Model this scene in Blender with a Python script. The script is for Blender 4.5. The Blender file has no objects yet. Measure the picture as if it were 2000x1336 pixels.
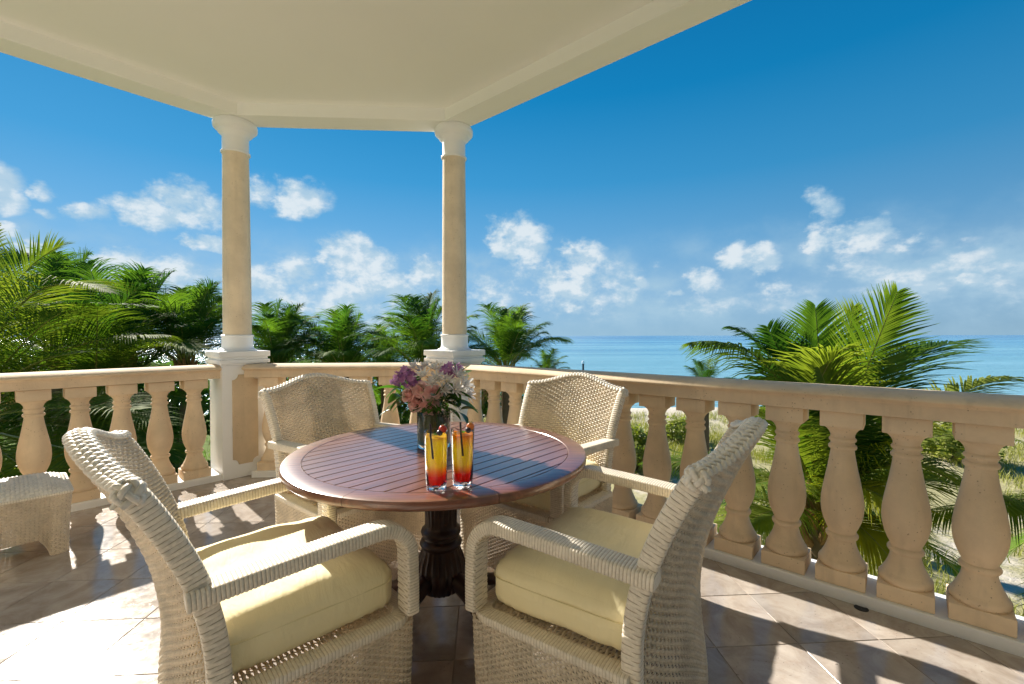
import bpy, bmesh, math, random
import numpy as np
from mathutils import Vector, Matrix, Euler
R = math.radians
random.seed(7); rng = np.random.RandomState(7)
sc = bpy.context.scene
COL = sc.collection
# ------------------------------------------------------------------ camera
CAM_H = 1.2
F, PITCH, ROLL, YAW = 877.5, 0.01381, -0.0019, 0.0631
cd = bpy.data.cameras.new('camera'); cam = bpy.data.objects.new('camera', cd); COL.objects.link(cam)
cd.sensor_width = 36; cd.lens = 36 * F / 2000; cd.clip_start = .02; cd.clip_end = 30000
cam.matrix_world = (Matrix.Translation((0, 0, CAM_H)) @ Matrix.Rotation(-YAW, 4, 'Z')
                    @ Matrix.Rotation(R(90) - PITCH, 4, 'X') @ Matrix.Rotation(ROLL, 4, 'Z'))
sc.camera = cam
# ------------------------------------------------------------------ light
SUN_EL, SUN_ROT = R(31.8), R(-41.6)
SUN_STR, SKY_STR, EXPO = 4.2, 0.09, 1.32
sd = bpy.data.lights.new('sun', 'SUN'); so = bpy.data.objects.new('sun', sd); COL.objects.link(so)
sd.energy = SUN_STR; sd.angle = R(.53); sd.color = (1, .93, .82)
sv = Vector((math.sin(SUN_ROT) * math.cos(SUN_EL), math.cos(SUN_ROT) * math.cos(SUN_EL), math.sin(SUN_EL)))
so.rotation_euler = sv.to_track_quat('Z', 'Y').to_euler()
vs = sc.view_settings
sc.display_settings.display_device = 'sRGB'
vs.view_transform = 'Standard'; vs.look = 'None'; vs.gamma = 1; vs.exposure = EXPO; vs.use_curve_mapping = False
sc.render.engine = 'CYCLES'
cy = sc.cycles
cy.use_denoising = True
try: cy.denoiser = 'OPENIMAGEDENOISE'
except Exception: pass
cy.max_bounces = 10; cy.diffuse_bounces = 8; cy.glossy_bounces = 4; cy.transmission_bounces = 8; cy.transparent_max_bounces = 8
cy.caustics_reflective = False; cy.caustics_refractive = True; cy.sample_clamp_indirect = 6; cy.blur_glossy = .5

# node helper
class NT:
    def __init__(s, tree): s.t = tree; s.n = tree.nodes; s.l = tree.links
    def new(s, k, **kw):
        n = s.n.new(k)
        for a, v in kw.items(): setattr(n, a, v)
        return n
    def link(s, a, b): s.l.new(a, b)
    def setv(s, sock, v):
        if hasattr(v, 'is_output'): s.l.new(v, sock)
        else: sock.default_value = v
    def math(s, op, a, b=0, c=None, clamp=False):
        n = s.new('ShaderNodeMath', operation=op, use_clamp=clamp)
        s.setv(n.inputs[0], a); s.setv(n.inputs[1], b)
        if c is not None: s.setv(n.inputs[2], c)
        return n.outputs[0]
    def mix(s, f, a, b, mode='MIX'):
        n = s.new('ShaderNodeMix', data_type='RGBA', blend_type=mode)
        s.setv(n.inputs[0], f); s.setv(n.inputs[6], a); s.setv(n.inputs[7], b)
        return n.outputs[2]
    def noise(s, vec, scale, detail=3, rough=.5, dist=0):
        n = s.new('ShaderNodeTexNoise')
        if vec is not None: s.link(vec, n.inputs['Vector'])
        n.inputs['Scale'].default_value = scale; n.inputs['Detail'].default_value = detail
        n.inputs['Roughness'].default_value = rough; n.inputs['Distortion'].default_value = dist
        return n
    def ramp(s, fac, stops, interp='LINEAR'):
        n = s.new('ShaderNodeValToRGB'); n.color_ramp.interpolation = interp
        e = n.color_ramp.elements
        while len(e) < len(stops): e.new(.5)
        for i, (p, c) in enumerate(stops):
            e[i].position = p; e[i].color = c if len(c) == 4 else (*c, 1)
        s.link(fac, n.inputs[0]); return n.outputs[0]
    def mapr(s, v, a, b, c=0, d=1, smooth=True):
        n = s.new('ShaderNodeMapRange'); n.interpolation_type = 'SMOOTHSTEP' if smooth else 'LINEAR'
        s.setv(n.inputs[0], v); n.inputs[1].default_value = a; n.inputs[2].default_value = b
        n.inputs[3].default_value = c; n.inputs[4].default_value = d
        return n.outputs[0]

def g3(v): return (v, v, v, 1)
# ------------------------------------------------------------------ world: nishita sky and cumulus
def px2ae(x, y):
    u, v = (x - 1000) / F, (668 - y) / F
    cr, sr = math.cos(ROLL), math.sin(ROLL); u, v = cr * u - sr * v, sr * u + cr * v
    d = Vector((u, math.cos(PITCH) + v * math.sin(PITCH), -math.sin(PITCH) + v * math.cos(PITCH)))
    c, s = math.cos(YAW), math.sin(YAW)
    d = Vector((c * d.x + s * d.y, -s * d.x + c * d.y, d.z)).normalized()
    return math.atan2(d.x, d.y), math.asin(d.z)
w = bpy.data.worlds.new('World'); sc.world = w; w.use_nodes = True
T = NT(w.node_tree); T.n.clear()
wo = T.new('ShaderNodeOutputWorld'); bg = T.new('ShaderNodeBackground'); T.link(bg.outputs[0], wo.inputs[0])
sky = T.new('ShaderNodeTexSky', sky_type='NISHITA'); sky.sun_disc = False
sky.sun_elevation = SUN_EL; sky.sun_rotation = SUN_ROT; sky.air_density = 1.0; sky.dust_density = .35; sky.ozone_density = 3.0; sky.altitude = 0
bg.inputs[1].default_value = SKY_STR
tc = T.new('ShaderNodeTexCoord'); D = tc.outputs['Generated']
sp = T.new('ShaderNodeSeparateXYZ'); T.link(D, sp.inputs[0])
az = T.math('ARCTAN2', sp.outputs[0], sp.outputs[1])
el = T.math('ARCSINE', sp.outputs[2])
# deeper, more saturated blue away from the horizon (polarised look), kept all round the dome
def lin(r_, g_, b_, k=1.0):
    f = lambda c: ((c / 255 + .055) / 1.055) ** 2.4 if c > 10 else c / 255 / 12.92
    q = k / (SKY_STR * 2 ** EXPO); return (f(r_) * q, f(g_) * q, f(b_) * q)
elt = T.mapr(el, 0.0, .80, 0, 1, False)
grad = T.ramp(elt, [(0, lin(146, 186, 214)), (.10, lin(132, 180, 219)), (.24, lin(104, 168, 214)), (.40, lin(56, 148, 203)), (.60, lin(8, 127, 186)), (.85, lin(0, 106, 165)), (1, lin(0, 95, 153))])
sdv = T.new('ShaderNodeVectorMath', operation='DOT_PRODUCT'); T.link(D, sdv.inputs[0]); sdv.inputs[1].default_value = sv
side = T.mapr(sdv.outputs['Value'], -.2, .95, .80, 1.12, False)
cs_ = T.new('ShaderNodeCombineColor'); [T.link(side, cs_.inputs[i]) for i in range(3)]
grad = T.mix(1.0, grad, cs_.outputs[0], 'MULTIPLY')
nish = T.mix(1.0, sky.outputs[0], (.42, .62, .80, 1), 'MULTIPLY')
base = T.mix(.04, grad, nish)
# cloud coordinates
cmb = T.new('ShaderNodeCombineXYZ'); T.link(az, cmb.inputs[0]); T.link(T.math('MULTIPLY', el, 1.35), cmb.inputs[1])
C0 = cmb.outputs[0]
nz = T.noise(C0, 11, 7, .58); nzb = T.noise(C0, 34, 5, .6); nl = T.noise(C0, 4.0, 3, .5)
w1 = T.math('MULTIPLY', T.math('SUBTRACT', nz.outputs[0], .5), .11)
sepc = T.new('ShaderNodeSeparateColor'); T.link(nz.outputs['Color'], sepc.inputs[0])
w2 = T.math('MULTIPLY', T.math('SUBTRACT', sepc.outputs[1], .5), .075)
azw = T.math('ADD', az, w1); elw = T.math('ADD', el, w2)
clouds = [ # px, py, half width, half height, weight
 (0,375,38,38,1),(75,368,20,12,.7),(170,412,40,16,.75),(285,415,55,28,1),(375,405,58,32,.95),(85,412,16,9,.5),(400,474,36,14,.9),
 (508,370,30,18,.75),(588,384,42,24,1),(15,455,24,13,.9),(85,487,24,14,.8),(235,520,60,30,.75),(330,540,60,34,.8),
 (690,505,58,32,1.1),(560,545,80,38,.75),(700,570,120,50,.7),(830,535,36,26,.9),(1015,470,42,36,1.1),(1140,510,34,34,1),(1110,560,95,48,.75),
 (1250,555,16,14,.9),(960,580,50,30,.6),(1370,548,34,24,.95),(1310,572,14,8,.9),(1440,492,26,20,.8),(1487,500,34,26,.95),(1598,408,28,30,.8),
 (1668,464,60,30,1.05),(1800,472,36,20,.55),(1885,475,26,12,.55),(1640,520,60,24,.5),(1910,510,40,14,.45),(1800,555,60,26,.7),(1915,548,20,8,.9),
 (1700,555,80,24,.5),(1960,570,60,40,.5),(1540,560,60,20,.5),(1275,512,18,12,.35),(450,590,120,45,.45),(200,560,80,45,.5),(1440,585,120,20,.35)]
mx = None
for (x, y, rx, ry, wt) in clouds:
    a, e = px2ae(x, y); a2, _ = px2ae(x + rx, y); _, e2 = px2ae(x, y - ry)
    ra, re = abs(a2 - a) * 1.75, abs(e2 - e) * 1.7
    da = T.math('MULTIPLY_ADD', azw, 1 / ra, -a / ra); de = T.math('MULTIPLY_ADD', elw, 1 / re, -e / re)
    q = T.math('ADD', T.math('MULTIPLY', da, da), T.math('MULTIPLY', de, de))
    v = T.math('MULTIPLY', T.math('SUBTRACT', 1.0, q), wt)
    mx = v if mx is None else T.math('MAXIMUM', mx, v)
# same kind of fair-weather cloud in the parts of the sky outside the frame
inf = T.mapr(T.math('ABSOLUTE', T.math('ADD', az, -.06)), .86, 1.0)
gen = T.math('SUBTRACT', T.mapr(nl.outputs[0], .5, .8, 0, 1.6, False), .35)
band = T.math('MULTIPLY', T.mapr(el, .02, .10), T.mapr(el, .55, .25))
mx = T.math('MAXIMUM', mx, T.math('SUBTRACT', gen, T.math('MULTIPLY', T.math('SUBTRACT', 1, T.math('MULTIPLY', band, inf)), 3)))
mx = T.math('MAXIMUM', mx, -2)
tex = T.math('ADD', T.math('MULTIPLY', T.math('SUBTRACT', nz.outputs[0], .5), 1.9), T.math('MULTIPLY', T.math('SUBTRACT', nzb.outputs[0], .5), 1.1))
dens = T.math('ADD', mx, tex)
alpha = T.math('MULTIPLY', T.mapr(dens, .0, .85), .88)
bank = T.math('MULTIPLY', T.math('MULTIPLY', T.mapr(nl.outputs[0], .30, .52), T.mapr(T.math('ADD', el, T.math('MULTIPLY', w2, 1.3)), .235, .10)), T.mapr(nz.outputs[0], .34, .62, .35, 1))
bank = T.math('MULTIPLY', bank, T.mapr(el, .005, .05, .4, .9))
alpha = T.math('MAXIMUM', alpha, bank)
shv = T.new('ShaderNodeVectorMath', operation='ADD'); T.link(C0, shv.inputs[0]); shv.inputs[1].default_value = (-.010, .022, 0)
nzu = T.noise(shv.outputs[0], 11, 7, .58)
lit = T.mapr(T.math('SUBTRACT', nz.outputs[0], nzu.outputs[0]), -.07, .09)
ccol = T.mix(T.math('MULTIPLY', T.mapr(dens, .1, .9), T.math('MULTIPLY_ADD', lit, .75, .25)), (*lin(168, 202, 224), 1), (*lin(232, 240, 244), 1))
final = T.mix(alpha, base, ccol)
T.link(final, bg.inputs[0])

# ------------------------------------------------------------------ materials
def mat(name):
    m = bpy.data.materials.new(name); m.use_nodes = True
    t = NT(m.node_tree); b = m.node_tree.nodes['Principled BSDF']; return m, t, b
def objco(t, kind='Object'):
    return t.new('ShaderNodeTexCoord').outputs[kind]
def geo_pos(t): return t.new('ShaderNodeNewGeometry').outputs['Position']
def bump(t, b, h, strength, dist=.01):
    n = t.new('ShaderNodeBump'); n.inputs['Strength'].default_value = strength; n.inputs['Distance'].default_value = dist
    t.link(h, n.inputs['Height']); t.link(n.outputs[0], b.inputs['Normal']); return n
M = {}
def simple(name, col, rough=.5, spec=.5, nscale=8, var=.12, bs=.1, bscale=60, coat=0):
    m, t, b = mat(name); p = geo_pos(t)
    n = t.noise(p, nscale, 4, .6)
    c = t.mix(n.outputs[0], tuple(x * (1 - var) for x in col[:3]) + (1,), tuple(min(1, x * (1 + var)) for x in col[:3]) + (1,))
    t.link(c, b.inputs['Base Color']); b.inputs['Roughness'].default_value = rough
    b.inputs['Specular IOR Level'].default_value = spec
    if coat: b.inputs['Coat Weight'].default_value = coat
    if bs:
        n2 = t.noise(p, bscale, 4, .6); bump(t, b, n2.outputs[0], bs, .004)
    M[name] = m; return m
# cast stone of the balustrade, with pits and faint staining
def stone(name, col, rough_bump=.35, scale=70):
    m, t, b = mat(name); p = geo_pos(t)
    n1 = t.noise(p, 3.0, 5, .6); n2 = t.noise(p, scale, 5, .65)
    c = t.mix(t.mapr(n1.outputs[0], .3, .7), tuple(x * .86 for x in col) + (1,), tuple(x * 1.1 for x in col) + (1,))
    vo = t.new('ShaderNodeTexVoronoi'); vo.inputs['Scale'].default_value = 62; t.link(p, vo.inputs['Vector'])
    n3 = t.noise(p, 9, 3, .6)
    pit = t.math('MULTIPLY', t.mapr(vo.outputs['Distance'], .20, .08), t.mapr(n3.outputs[0], .50, .60))
    c = t.mix(t.math('MULTIPLY', pit, .65), c, (.20, .12, .06, 1))
    st = t.noise(p, 1.3, 6, .7); c = t.mix(t.math('MULTIPLY', t.mapr(st.outputs[0], .55, .75), .25), c, tuple(x * .6 for x in col) + (1,))
    oi = t.new('ShaderNodeObjectInfo'); br = t.math('MULTIPLY_ADD', oi.outputs['Random'], .13, .90); cb = t.new('ShaderNodeCombineColor'); [t.link(br, cb.inputs[i]) for i in range(3)]
    c = t.mix(1, c, cb.outputs[0], 'MULTIPLY')
    ms_ = t.new('ShaderNodeMapping'); ms_.inputs['Scale'].default_value = (14, 14, 1.2); t.link(p, ms_.inputs[0]); sk = t.noise(ms_.outputs[0], 1.0, 4, .6)
    c = t.mix(t.math('MULTIPLY', t.mapr(sk.outputs[0], .52, .72), .30), c, tuple(x * .62 for x in col) + (1,))
    t.link(c, b.inputs['Base Color']); b.inputs['Roughness'].default_value = .82; b.inputs['Specular IOR Level'].default_value = .25
    h = t.math('SUBTRACT', n2.outputs[0], t.math('MULTIPLY', pit, 1.2))
    bump(t, b, h, rough_bump, .006); M[name] = m
stone('cast_stone', (.80, .63, .435))
stone('stucco', (.80, .68, .51), 1.0, 34)
stone('pier_panel', (.70, .55, .37), .25, 60)
simple('white_paint', (.84, .85, .85), .45, .4, 5, .04, .15, 40)
simple('ceiling_paint', (.89, .895, .85), .7, .2, .8, .04, .1, 90)
simple('house_wall', (.88, .85, .78), .8, .2, 2, .05, .3, 60)
simple('dark_glass', (.03, .04, .045), .05, .6, 2, 0, 0)
# floor tile: travertine look, polished and slightly uneven
m, t, b = mat('floor_tile'); p = geo_pos(t)
oi = t.new('ShaderNodeObjectInfo')
off = t.new('ShaderNodeVectorMath', operation='SCALE'); 
cx = t.new('ShaderNodeCombineXYZ'); t.link(oi.outputs['Random'], cx.inputs[0]); t.link(oi.outputs['Random'], cx.inputs[1])
t.link(cx.outputs[0], off.inputs[0]); off.inputs['Scale'].default_value = 37
pa = t.new('ShaderNodeVectorMath', operation='ADD'); t.link(p, pa.inputs[0]); t.link(off.outputs[0], pa.inputs[1])
n1 = t.noise(pa.outputs[0], 5, 8, .65, 1.2); n2 = t.noise(pa.outputs[0], 16, 6, .7)
c = t.ramp(n1.outputs[0], [(.25, (.27, .225, .19)), (.42, (.37, .32, .28)), (.58, (.46, .41, .365)), (.8, (.56, .51, .46))])
c = t.mix(t.math('MULTIPLY', t.mapr(n2.outputs[0], .5, .75), .35), c, (.30, .20, .14, 1))
br = t.math('MULTIPLY_ADD', oi.outputs['Random'], .24, .88)
cb = t.new('ShaderNodeCombineColor'); [t.link(br, cb.inputs[i]) for i in range(3)]
c = t.mix(1, c, cb.outputs[0], 'MULTIPLY')
mp = t.new('ShaderNodeMapping'); mp.inputs['Scale'].default_value = (1, 1.7, 1); mp.inputs['Rotation'].default_value = (0, 0, .5); t.link(pa.outputs[0], mp.inputs[0])
pn = t.noise(mp.outputs[0], 62, 3, .6); pm = t.noise(pa.outputs[0], 6, 3, .6)
pit = t.math('MULTIPLY', t.mapr(pn.outputs[0], .64, .68), t.mapr(pm.outputs[0], .50, .58))
c = t.mix(t.math('MULTIPLY', pit, .85), c, (.12, .09, .075, 1))
t.link(c, b.inputs['Base Color'])
t.link(t.math('ADD', t.mapr(n2.outputs[0], .3, .7, .07, .20, False), t.math('MULTIPLY', pit, .5)), b.inputs['Roughness'])
b.inputs['Specular IOR Level'].default_value = .42
bump(t, b, t.math('SUBTRACT', t.math('MULTIPLY', n2.outputs[0], .12), pit), .16, .005); M['floor_tile'] = m
simple('grout', (.36, .31, .27), .95, .05, 20, .15, .3, 90)
# synthetic wicker
def wicker(name, col, var=.10, trans=0):
    m, t, b = mat(name); p = objco(t)
    n1 = t.noise(p, 9, 3, .6); n2 = t.noise(p, 130, 2, .5)
    f = t.math('ADD', t.math('MULTIPLY', n1.outputs[0], .6), t.math('MULTIPLY', n2.outputs[0], .4))
    c = t.mix(t.mapr(f, .35, .65), tuple(x * (1 - var) for x in col) + (1,), tuple(x * (1 + var) for x in col) + (1,))
    t.link(c, b.inputs['Base Color']); b.inputs['Roughness'].default_value = .42; b.inputs['Specular IOR Level'].default_value = .45
    n3 = t.noise(p, 300, 2, .5); bump(t, b, n3.outputs[0], .12, .001)
    if trans:
        tr = t.new('ShaderNodeBsdfTranslucent'); t.link(c, tr.inputs[0])
        ms = t.new('ShaderNodeMixShader'); ms.inputs[0].default_value = trans
        out = [n for n in t.n if n.type == 'OUTPUT_MATERIAL'][0]
        t.link(b.outputs[0], ms.inputs[1]); t.link(tr.outputs[0], ms.inputs[2]); t.link(ms.outputs[0], out.inputs[0])
    M[name] = m
wicker('wicker', (.80, .71, .57), .14, .25)
wicker('wicker_band', (.80, .73, .61), .12)
wicker('wicker_braid', (.80, .745, .65), .12)
# cushion cloth
m, t, b = mat('cushion_cloth'); p = objco(t)
n1 = t.noise(p, 7, 4, .6); c = t.mix(n1.outputs[0], (.92, .81, .48, 1), (.95, .86, .57, 1))
t.link(c, b.inputs['Base Color']); b.inputs['Roughness'].default_value = .85; b.inputs['Sheen Weight'].default_value = .15
wv = t.noise(p, 420, 2, .5)
mp = t.new('ShaderNodeMapping'); mp.inputs['Scale'].default_value = (1, 3.2, 1); t.link(p, mp.inputs[0])
fold = t.noise(mp.outputs[0], 9, 4, .55, .6)
bump(t, b, t.math('ADD', t.math('MULTIPLY', wv.outputs[0], .05), fold.outputs[0]), .32, .02); M['cushion_cloth'] = m
simple('cushion_piping', (.84, .75, .45), .8, .2, 7, .08, 0)
# mahogany
def wood(name, dark, light, rough, vec_rot=0, coat=.3, scale=1.0):
    m, t, b = mat(name); p = objco(t)
    mp = t.new('ShaderNodeMapping'); mp.inputs['Rotation'].default_value = (0, 0, vec_rot); mp.inputs['Scale'].default_value = (1.2 * scale, 22 * scale, 10 * scale); t.link(p, mp.inputs[0])
    oi = t.new('ShaderNodeObjectInfo'); ad = t.new('ShaderNodeVectorMath', operation='ADD')
    cc = t.new('ShaderNodeCombineXYZ'); t.link(t.math('MULTIPLY', oi.outputs['Random'], 20), cc.inputs[0]); t.link(t.math('MULTIPLY', oi.outputs['Random'], 13), cc.inputs[1])
    t.link(mp.outputs[0], ad.inputs[0]); t.link(cc.outputs[0], ad.inputs[1])
    n = t.noise(ad.outputs[0], 2.2, 6, .62, .8)
    c = t.mix(t.mapr(n.outputs[0], .3, .72), dark + (1,), light + (1,))
    c = t.mix(t.math('MULTIPLY', oi.outputs['Random'], .35), c, tuple(x * .6 for x in light) + (1,))
    t.link(c, b.inputs['Base Color']); b.inputs['Roughness'].default_value = rough; b.inputs['Specular IOR Level'].default_value = .5
    b.inputs['Coat Weight'].default_value = coat; b.inputs['Coat Roughness'].default_value = .20; b.inputs['Coat IOR'].default_value = 1.6
    bump(t, b, n.outputs[0], .06, .003); M[name] = m
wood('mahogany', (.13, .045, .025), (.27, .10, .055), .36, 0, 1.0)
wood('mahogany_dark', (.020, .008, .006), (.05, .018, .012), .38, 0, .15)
# glass, liquids, small things
def glass(name, col=(1, 1, 1), rough=0, ior=1.45):
    m, t, b = mat(name); b.inputs['Base Color'].default_value = col + (1,)
    b.inputs['Transmission Weight'].default_value = 1; b.inputs['Roughness'].default_value = rough; b.inputs['IOR'].default_value = ior; M[name] = m
glass('clear_glass', (.97, .99, .98)); glass('vase_glass', (.93, .97, .94))
def drink(name, stops):
    m, t, b = mat(name); p = objco(t); s = t.new('ShaderNodeSeparateXYZ'); t.link(p, s.inputs[0])
    nn = t.noise(p, 30, 3, .6); z = t.math('ADD', t.math('MULTIPLY', s.outputs[2], 1 / .165), t.math('MULTIPLY', t.math('SUBTRACT', nn.outputs[0], .5), .09))
    c = t.ramp(z, stops)
    df = t.new('ShaderNodeBsdfTranslucent'); t.link(c, df.inputs[0])
    t.link(c, b.inputs['Base Color']); b.inputs['Roughness'].default_value = .15; b.inputs['IOR'].default_value = 1.33
    b.inputs['Transmission Weight'].default_value = .25
    ms = t.new('ShaderNodeMixShader'); ms.inputs[0].default_value = .5
    out = [n for n in t.n if n.type == 'OUTPUT_MATERIAL'][0]
    t.link(b.outputs[0], ms.inputs[1]); t.link(df.outputs[0], ms.inputs[2]); t.link(ms.outputs[0], out.inputs[0]); M[name] = m
drink('drink_yellow', [(0, (.85, .01, .01)), (.25, (.88, .015, .01)), (.34, (.95, .30, .01)), (.46, (1, .78, .03)), (.8, (1, .84, .04)), (.90, (1, .80, .04)), (1, (.98, .55, .03))])
drink('drink_amber', [(0, (.85, .01, .01)), (.25, (.86, .015, .01)), (.31, (.75, .25, .02)), (.44, (.90, .74, .04)), (.72, (.94, .80, .05)), (.92, (.90, .40, .02)), (1, (.75, .22, .02))])
simple('straw_black', (.012, .011, .012), .35, .5, 9, 0, 0)
simple('berry_red', (.55, .04, .02), .35, .5, 40, .2, .2, 200); simple('berry_orange', (.80, .22, .05), .35, .5, 40, .2, .2, 200); simple('berry_black', (.02, .012, .03), .3, .5, 40, .2, .2, 200)
def petal(name, c1, c2, tr=.3):
    m, t, b = mat(name); p = objco(t)
    n = t.noise(p, 60, 3, .6); c = t.mix(n.outputs[0], c1 + (1,), c2 + (1,))
    t.link(c, b.inputs['Base Color']); b.inputs['Roughness'].default_value = .6
    tl = t.new('ShaderNodeBsdfTranslucent'); t.link(c, tl.inputs[0]); ms = t.new('ShaderNodeMixShader'); ms.inputs[0].default_value = tr
    out = [n for n in t.n if n.type == 'OUTPUT_MATERIAL'][0]
    t.link(b.outputs[0], ms.inputs[1]); t.link(tl.outputs[0], ms.inputs[2]); t.link(ms.outputs[0], out.inputs[0]); M[name] = m
petal('rose_pink', (.93, .58, .55), (.97, .76, .72), .3); petal('petal_white', (.82, .80, .78), (.92, .90, .86)); petal('petal_purple', (.42, .16, .42), (.62, .34, .60))
petal('petal_cream', (.75, .72, .52), (.88, .86, .72))
def leaf(name, c1, c2, tr=.35, trc=None, rough=.45, nsc=3.0, spec=.4):
    m, t, b = mat(name); p = geo_pos(t); oi = t.new('ShaderNodeObjectInfo')
    n = t.noise(p, nsc, 4, .6); f = t.math('ADD', t.math('MULTIPLY', n.outputs[0], .75), t.math('MULTIPLY', oi.outputs['Random'], .35))
    c = t.mix(t.mapr(f, .35, .75), c1 + (1,), c2 + (1,))
    t.link(c, b.inputs['Base Color']); b.inputs['Roughness'].default_value = rough; b.inputs['Specular IOR Level'].default_value = spec
    tl = t.new('ShaderNodeBsdfTranslucent')
    t.link(t.mix(1, c, ((trc or (1.5, 1.8, .5)) + (1,)), 'MULTIPLY'), tl.inputs[0])
    ms = t.new('ShaderNodeMixShader'); ms.inputs[0].default_value = tr
    out = [n for n in t.n if n.type == 'OUTPUT_MATERIAL'][0]
    t.link(b.outputs[0], ms.inputs[1]); t.link(tl.outputs[0], ms.inputs[2]); t.link(ms.outputs[0], out.inputs[0]); M[name] = m
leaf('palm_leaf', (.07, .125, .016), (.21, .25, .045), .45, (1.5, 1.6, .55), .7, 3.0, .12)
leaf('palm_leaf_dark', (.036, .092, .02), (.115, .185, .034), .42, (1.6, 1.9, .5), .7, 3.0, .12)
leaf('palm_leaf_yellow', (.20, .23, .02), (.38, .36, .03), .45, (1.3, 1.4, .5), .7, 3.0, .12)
leaf('bouquet_leaf', (.03, .09, .02), (.08, .20, .03), .3, None, .35, 12)
leaf('shrub_leaf', (.20, .22, .04), (.34, .34, .08), .4)
leaf('palm_leaf_dead', (.26, .17, .08), (.42, .30, .16), .3, (1.2, 1.1, .8), .8, 3.0, .1)
leaf('vase_leaf', (.02, .08, .02), (.04, .13, .03), .2)
leaf('grass_blade', (.28, .30, .07), (.50, .45, .16), .3, (1.3, 1.3, .6))
leaf('lawn_blade', (.06, .15, .02), (.14, .24, .03), .3)
simple('rachis', (.26, .25, .06), .5, .4, 6, .2, 0)
simple('rachis_yellow', (.55, .42, .05), .5, .4, 6, .2, 0)
simple('palm_bark', (.16, .115, .075), .9, .1, 9, .3, .8, 30)
simple('boot_fibre', (.25, .15, .07), .95, .1, 25, .4, .8, 60)
simple('wicker_groove_shade', (.50, .41, .30), .7, .2, 9, .2, 0)  # browner tone for the wrap grooves, crevice shade put into the colour
simple('post_dark', (.04, .04, .045), .6, .3); 
# sand with scrub
m, t, b = mat('sand'); p = geo_pos(t)
n1 = t.noise(p, .35, 6, .65); n2 = t.noise(p, 5, 6, .7)
c = t.mix(n2.outputs[0], (.52, .46, .38, 1), (.66, .60, .51, 1))
sx = t.new('ShaderNodeSeparateXYZ'); t.link(p, sx.inputs[0])
veg = t.math('MULTIPLY', t.mapr(t.math('ADD', n1.outputs[0], t.math('MULTIPLY', n2.outputs[0], .25)), .44, .60), t.mapr(sx.outputs[1], 27, 19))
lawn = t.math('MULTIPLY', t.mapr(t.math('ADD', sx.outputs[0], t.math('MULTIPLY', n1.outputs[0], 3)), .5, -1.5), t.mapr(sx.outputs[1], 30, 26))
c = t.mix(t.math('MULTIPLY', veg, .75), c, t.mix(n2.outputs[0], (.20, .20, .05, 1), (.40, .36, .14, 1)))
c = t.mix(t.math('MULTIPLY', lawn, .9), c, t.mix(n2.outputs[0], (.06, .12, .02, 1), (.17, .24, .05, 1)))
t.link(c, b.inputs['Base Color']); b.inputs['Roughness'].default_value = .95; b.inputs['Specular IOR Level'].default_value = .1
bump(t, b, n2.outputs[0], .8, .08); M['sand'] = m
# sea
m, t, b = mat('sea'); p = geo_pos(t); sx = t.new('ShaderNodeSeparateXYZ'); t.link(p, sx.inputs[0])
mp = t.new('ShaderNodeMapping'); mp.inputs['Scale'].default_value = (.12, 1, 1); t.link(p, mp.inputs[0])
n1 = t.noise(mp.outputs[0], .012, 5, .6); n2 = t.noise(mp.outputs[0], .9, 5, .65); n3 = t.noise(mp.outputs[0], .07, 6, .6)
dist = t.mapr(sx.outputs[1], 40, 900, 0, 1, False)
dd = t.math('ADD', t.math('POWER', dist, .45), t.math('MULTIPLY', t.math('SUBTRACT', n1.outputs[0], .5), .5))
c = t.ramp(dd, [(0, (.22, .44, .50)), (.3, (.14, .36, .48)), (.65, (.05, .22, .42)), (1, (.02, .12, .33))])
t.link(c, b.inputs['Base Color']); b.inputs['Roughness'].default_value = .22; b.inputs['IOR'].default_value = 1.33
n4 = t.noise(mp.outputs[0], .035, 8, .7)
c = t.mix(t.mapr(n4.outputs[0], .40, .66), c, (.20, .44, .56, 1)); t.link(c, b.inputs['Base Color'])
bump(t, b, t.math('ADD', t.math('MULTIPLY', n2.outputs[0], .7), n3.outputs[0]), 1.0, 1.0); M['sea'] = m

# ------------------------------------------------------------------ object helpers
def mesh_np(name, V, Fc, smooth=True):
    me = bpy.data.meshes.new(name)
    V = np.asarray(V, float).reshape(-1, 3); Fc = np.asarray(Fc, np.int32)
    me.vertices.add(len(V)); me.vertices.foreach_set('co', V.ravel())
    k = Fc.shape[1]
    me.loops.add(Fc.size); me.polygons.add(len(Fc))
    me.loops.foreach_set('vertex_index', Fc.ravel())
    me.polygons.foreach_set('loop_start', np.arange(0, Fc.size, k, dtype=np.int32))
    me.update(calc_edges=True)
    if smooth: me.polygons.foreach_set('use_smooth', np.ones(len(Fc), bool))
    me.update(); return me
def obj(name, me, m=None, parent=None, **props):
    if isinstance(m, str): m = M[m]
    if m is not None and len(me.materials) == 0: me.materials.append(m)
    o = bpy.data.objects.new(name, me); COL.objects.link(o)
    if parent is not None: o.parent = parent
    for k, v in props.items(): o[k] = v
    return o
def empty(name, label, cat, loc=(0, 0, 0), rz=0, group=None):
    o = bpy.data.objects.new(name, None); COL.objects.link(o); o.location = loc; o.rotation_euler = (0, 0, rz)
    o['label'] = label; o['category'] = cat
    if group: o['group'] = group
    o.empty_display_size = .1
    return o
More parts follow.
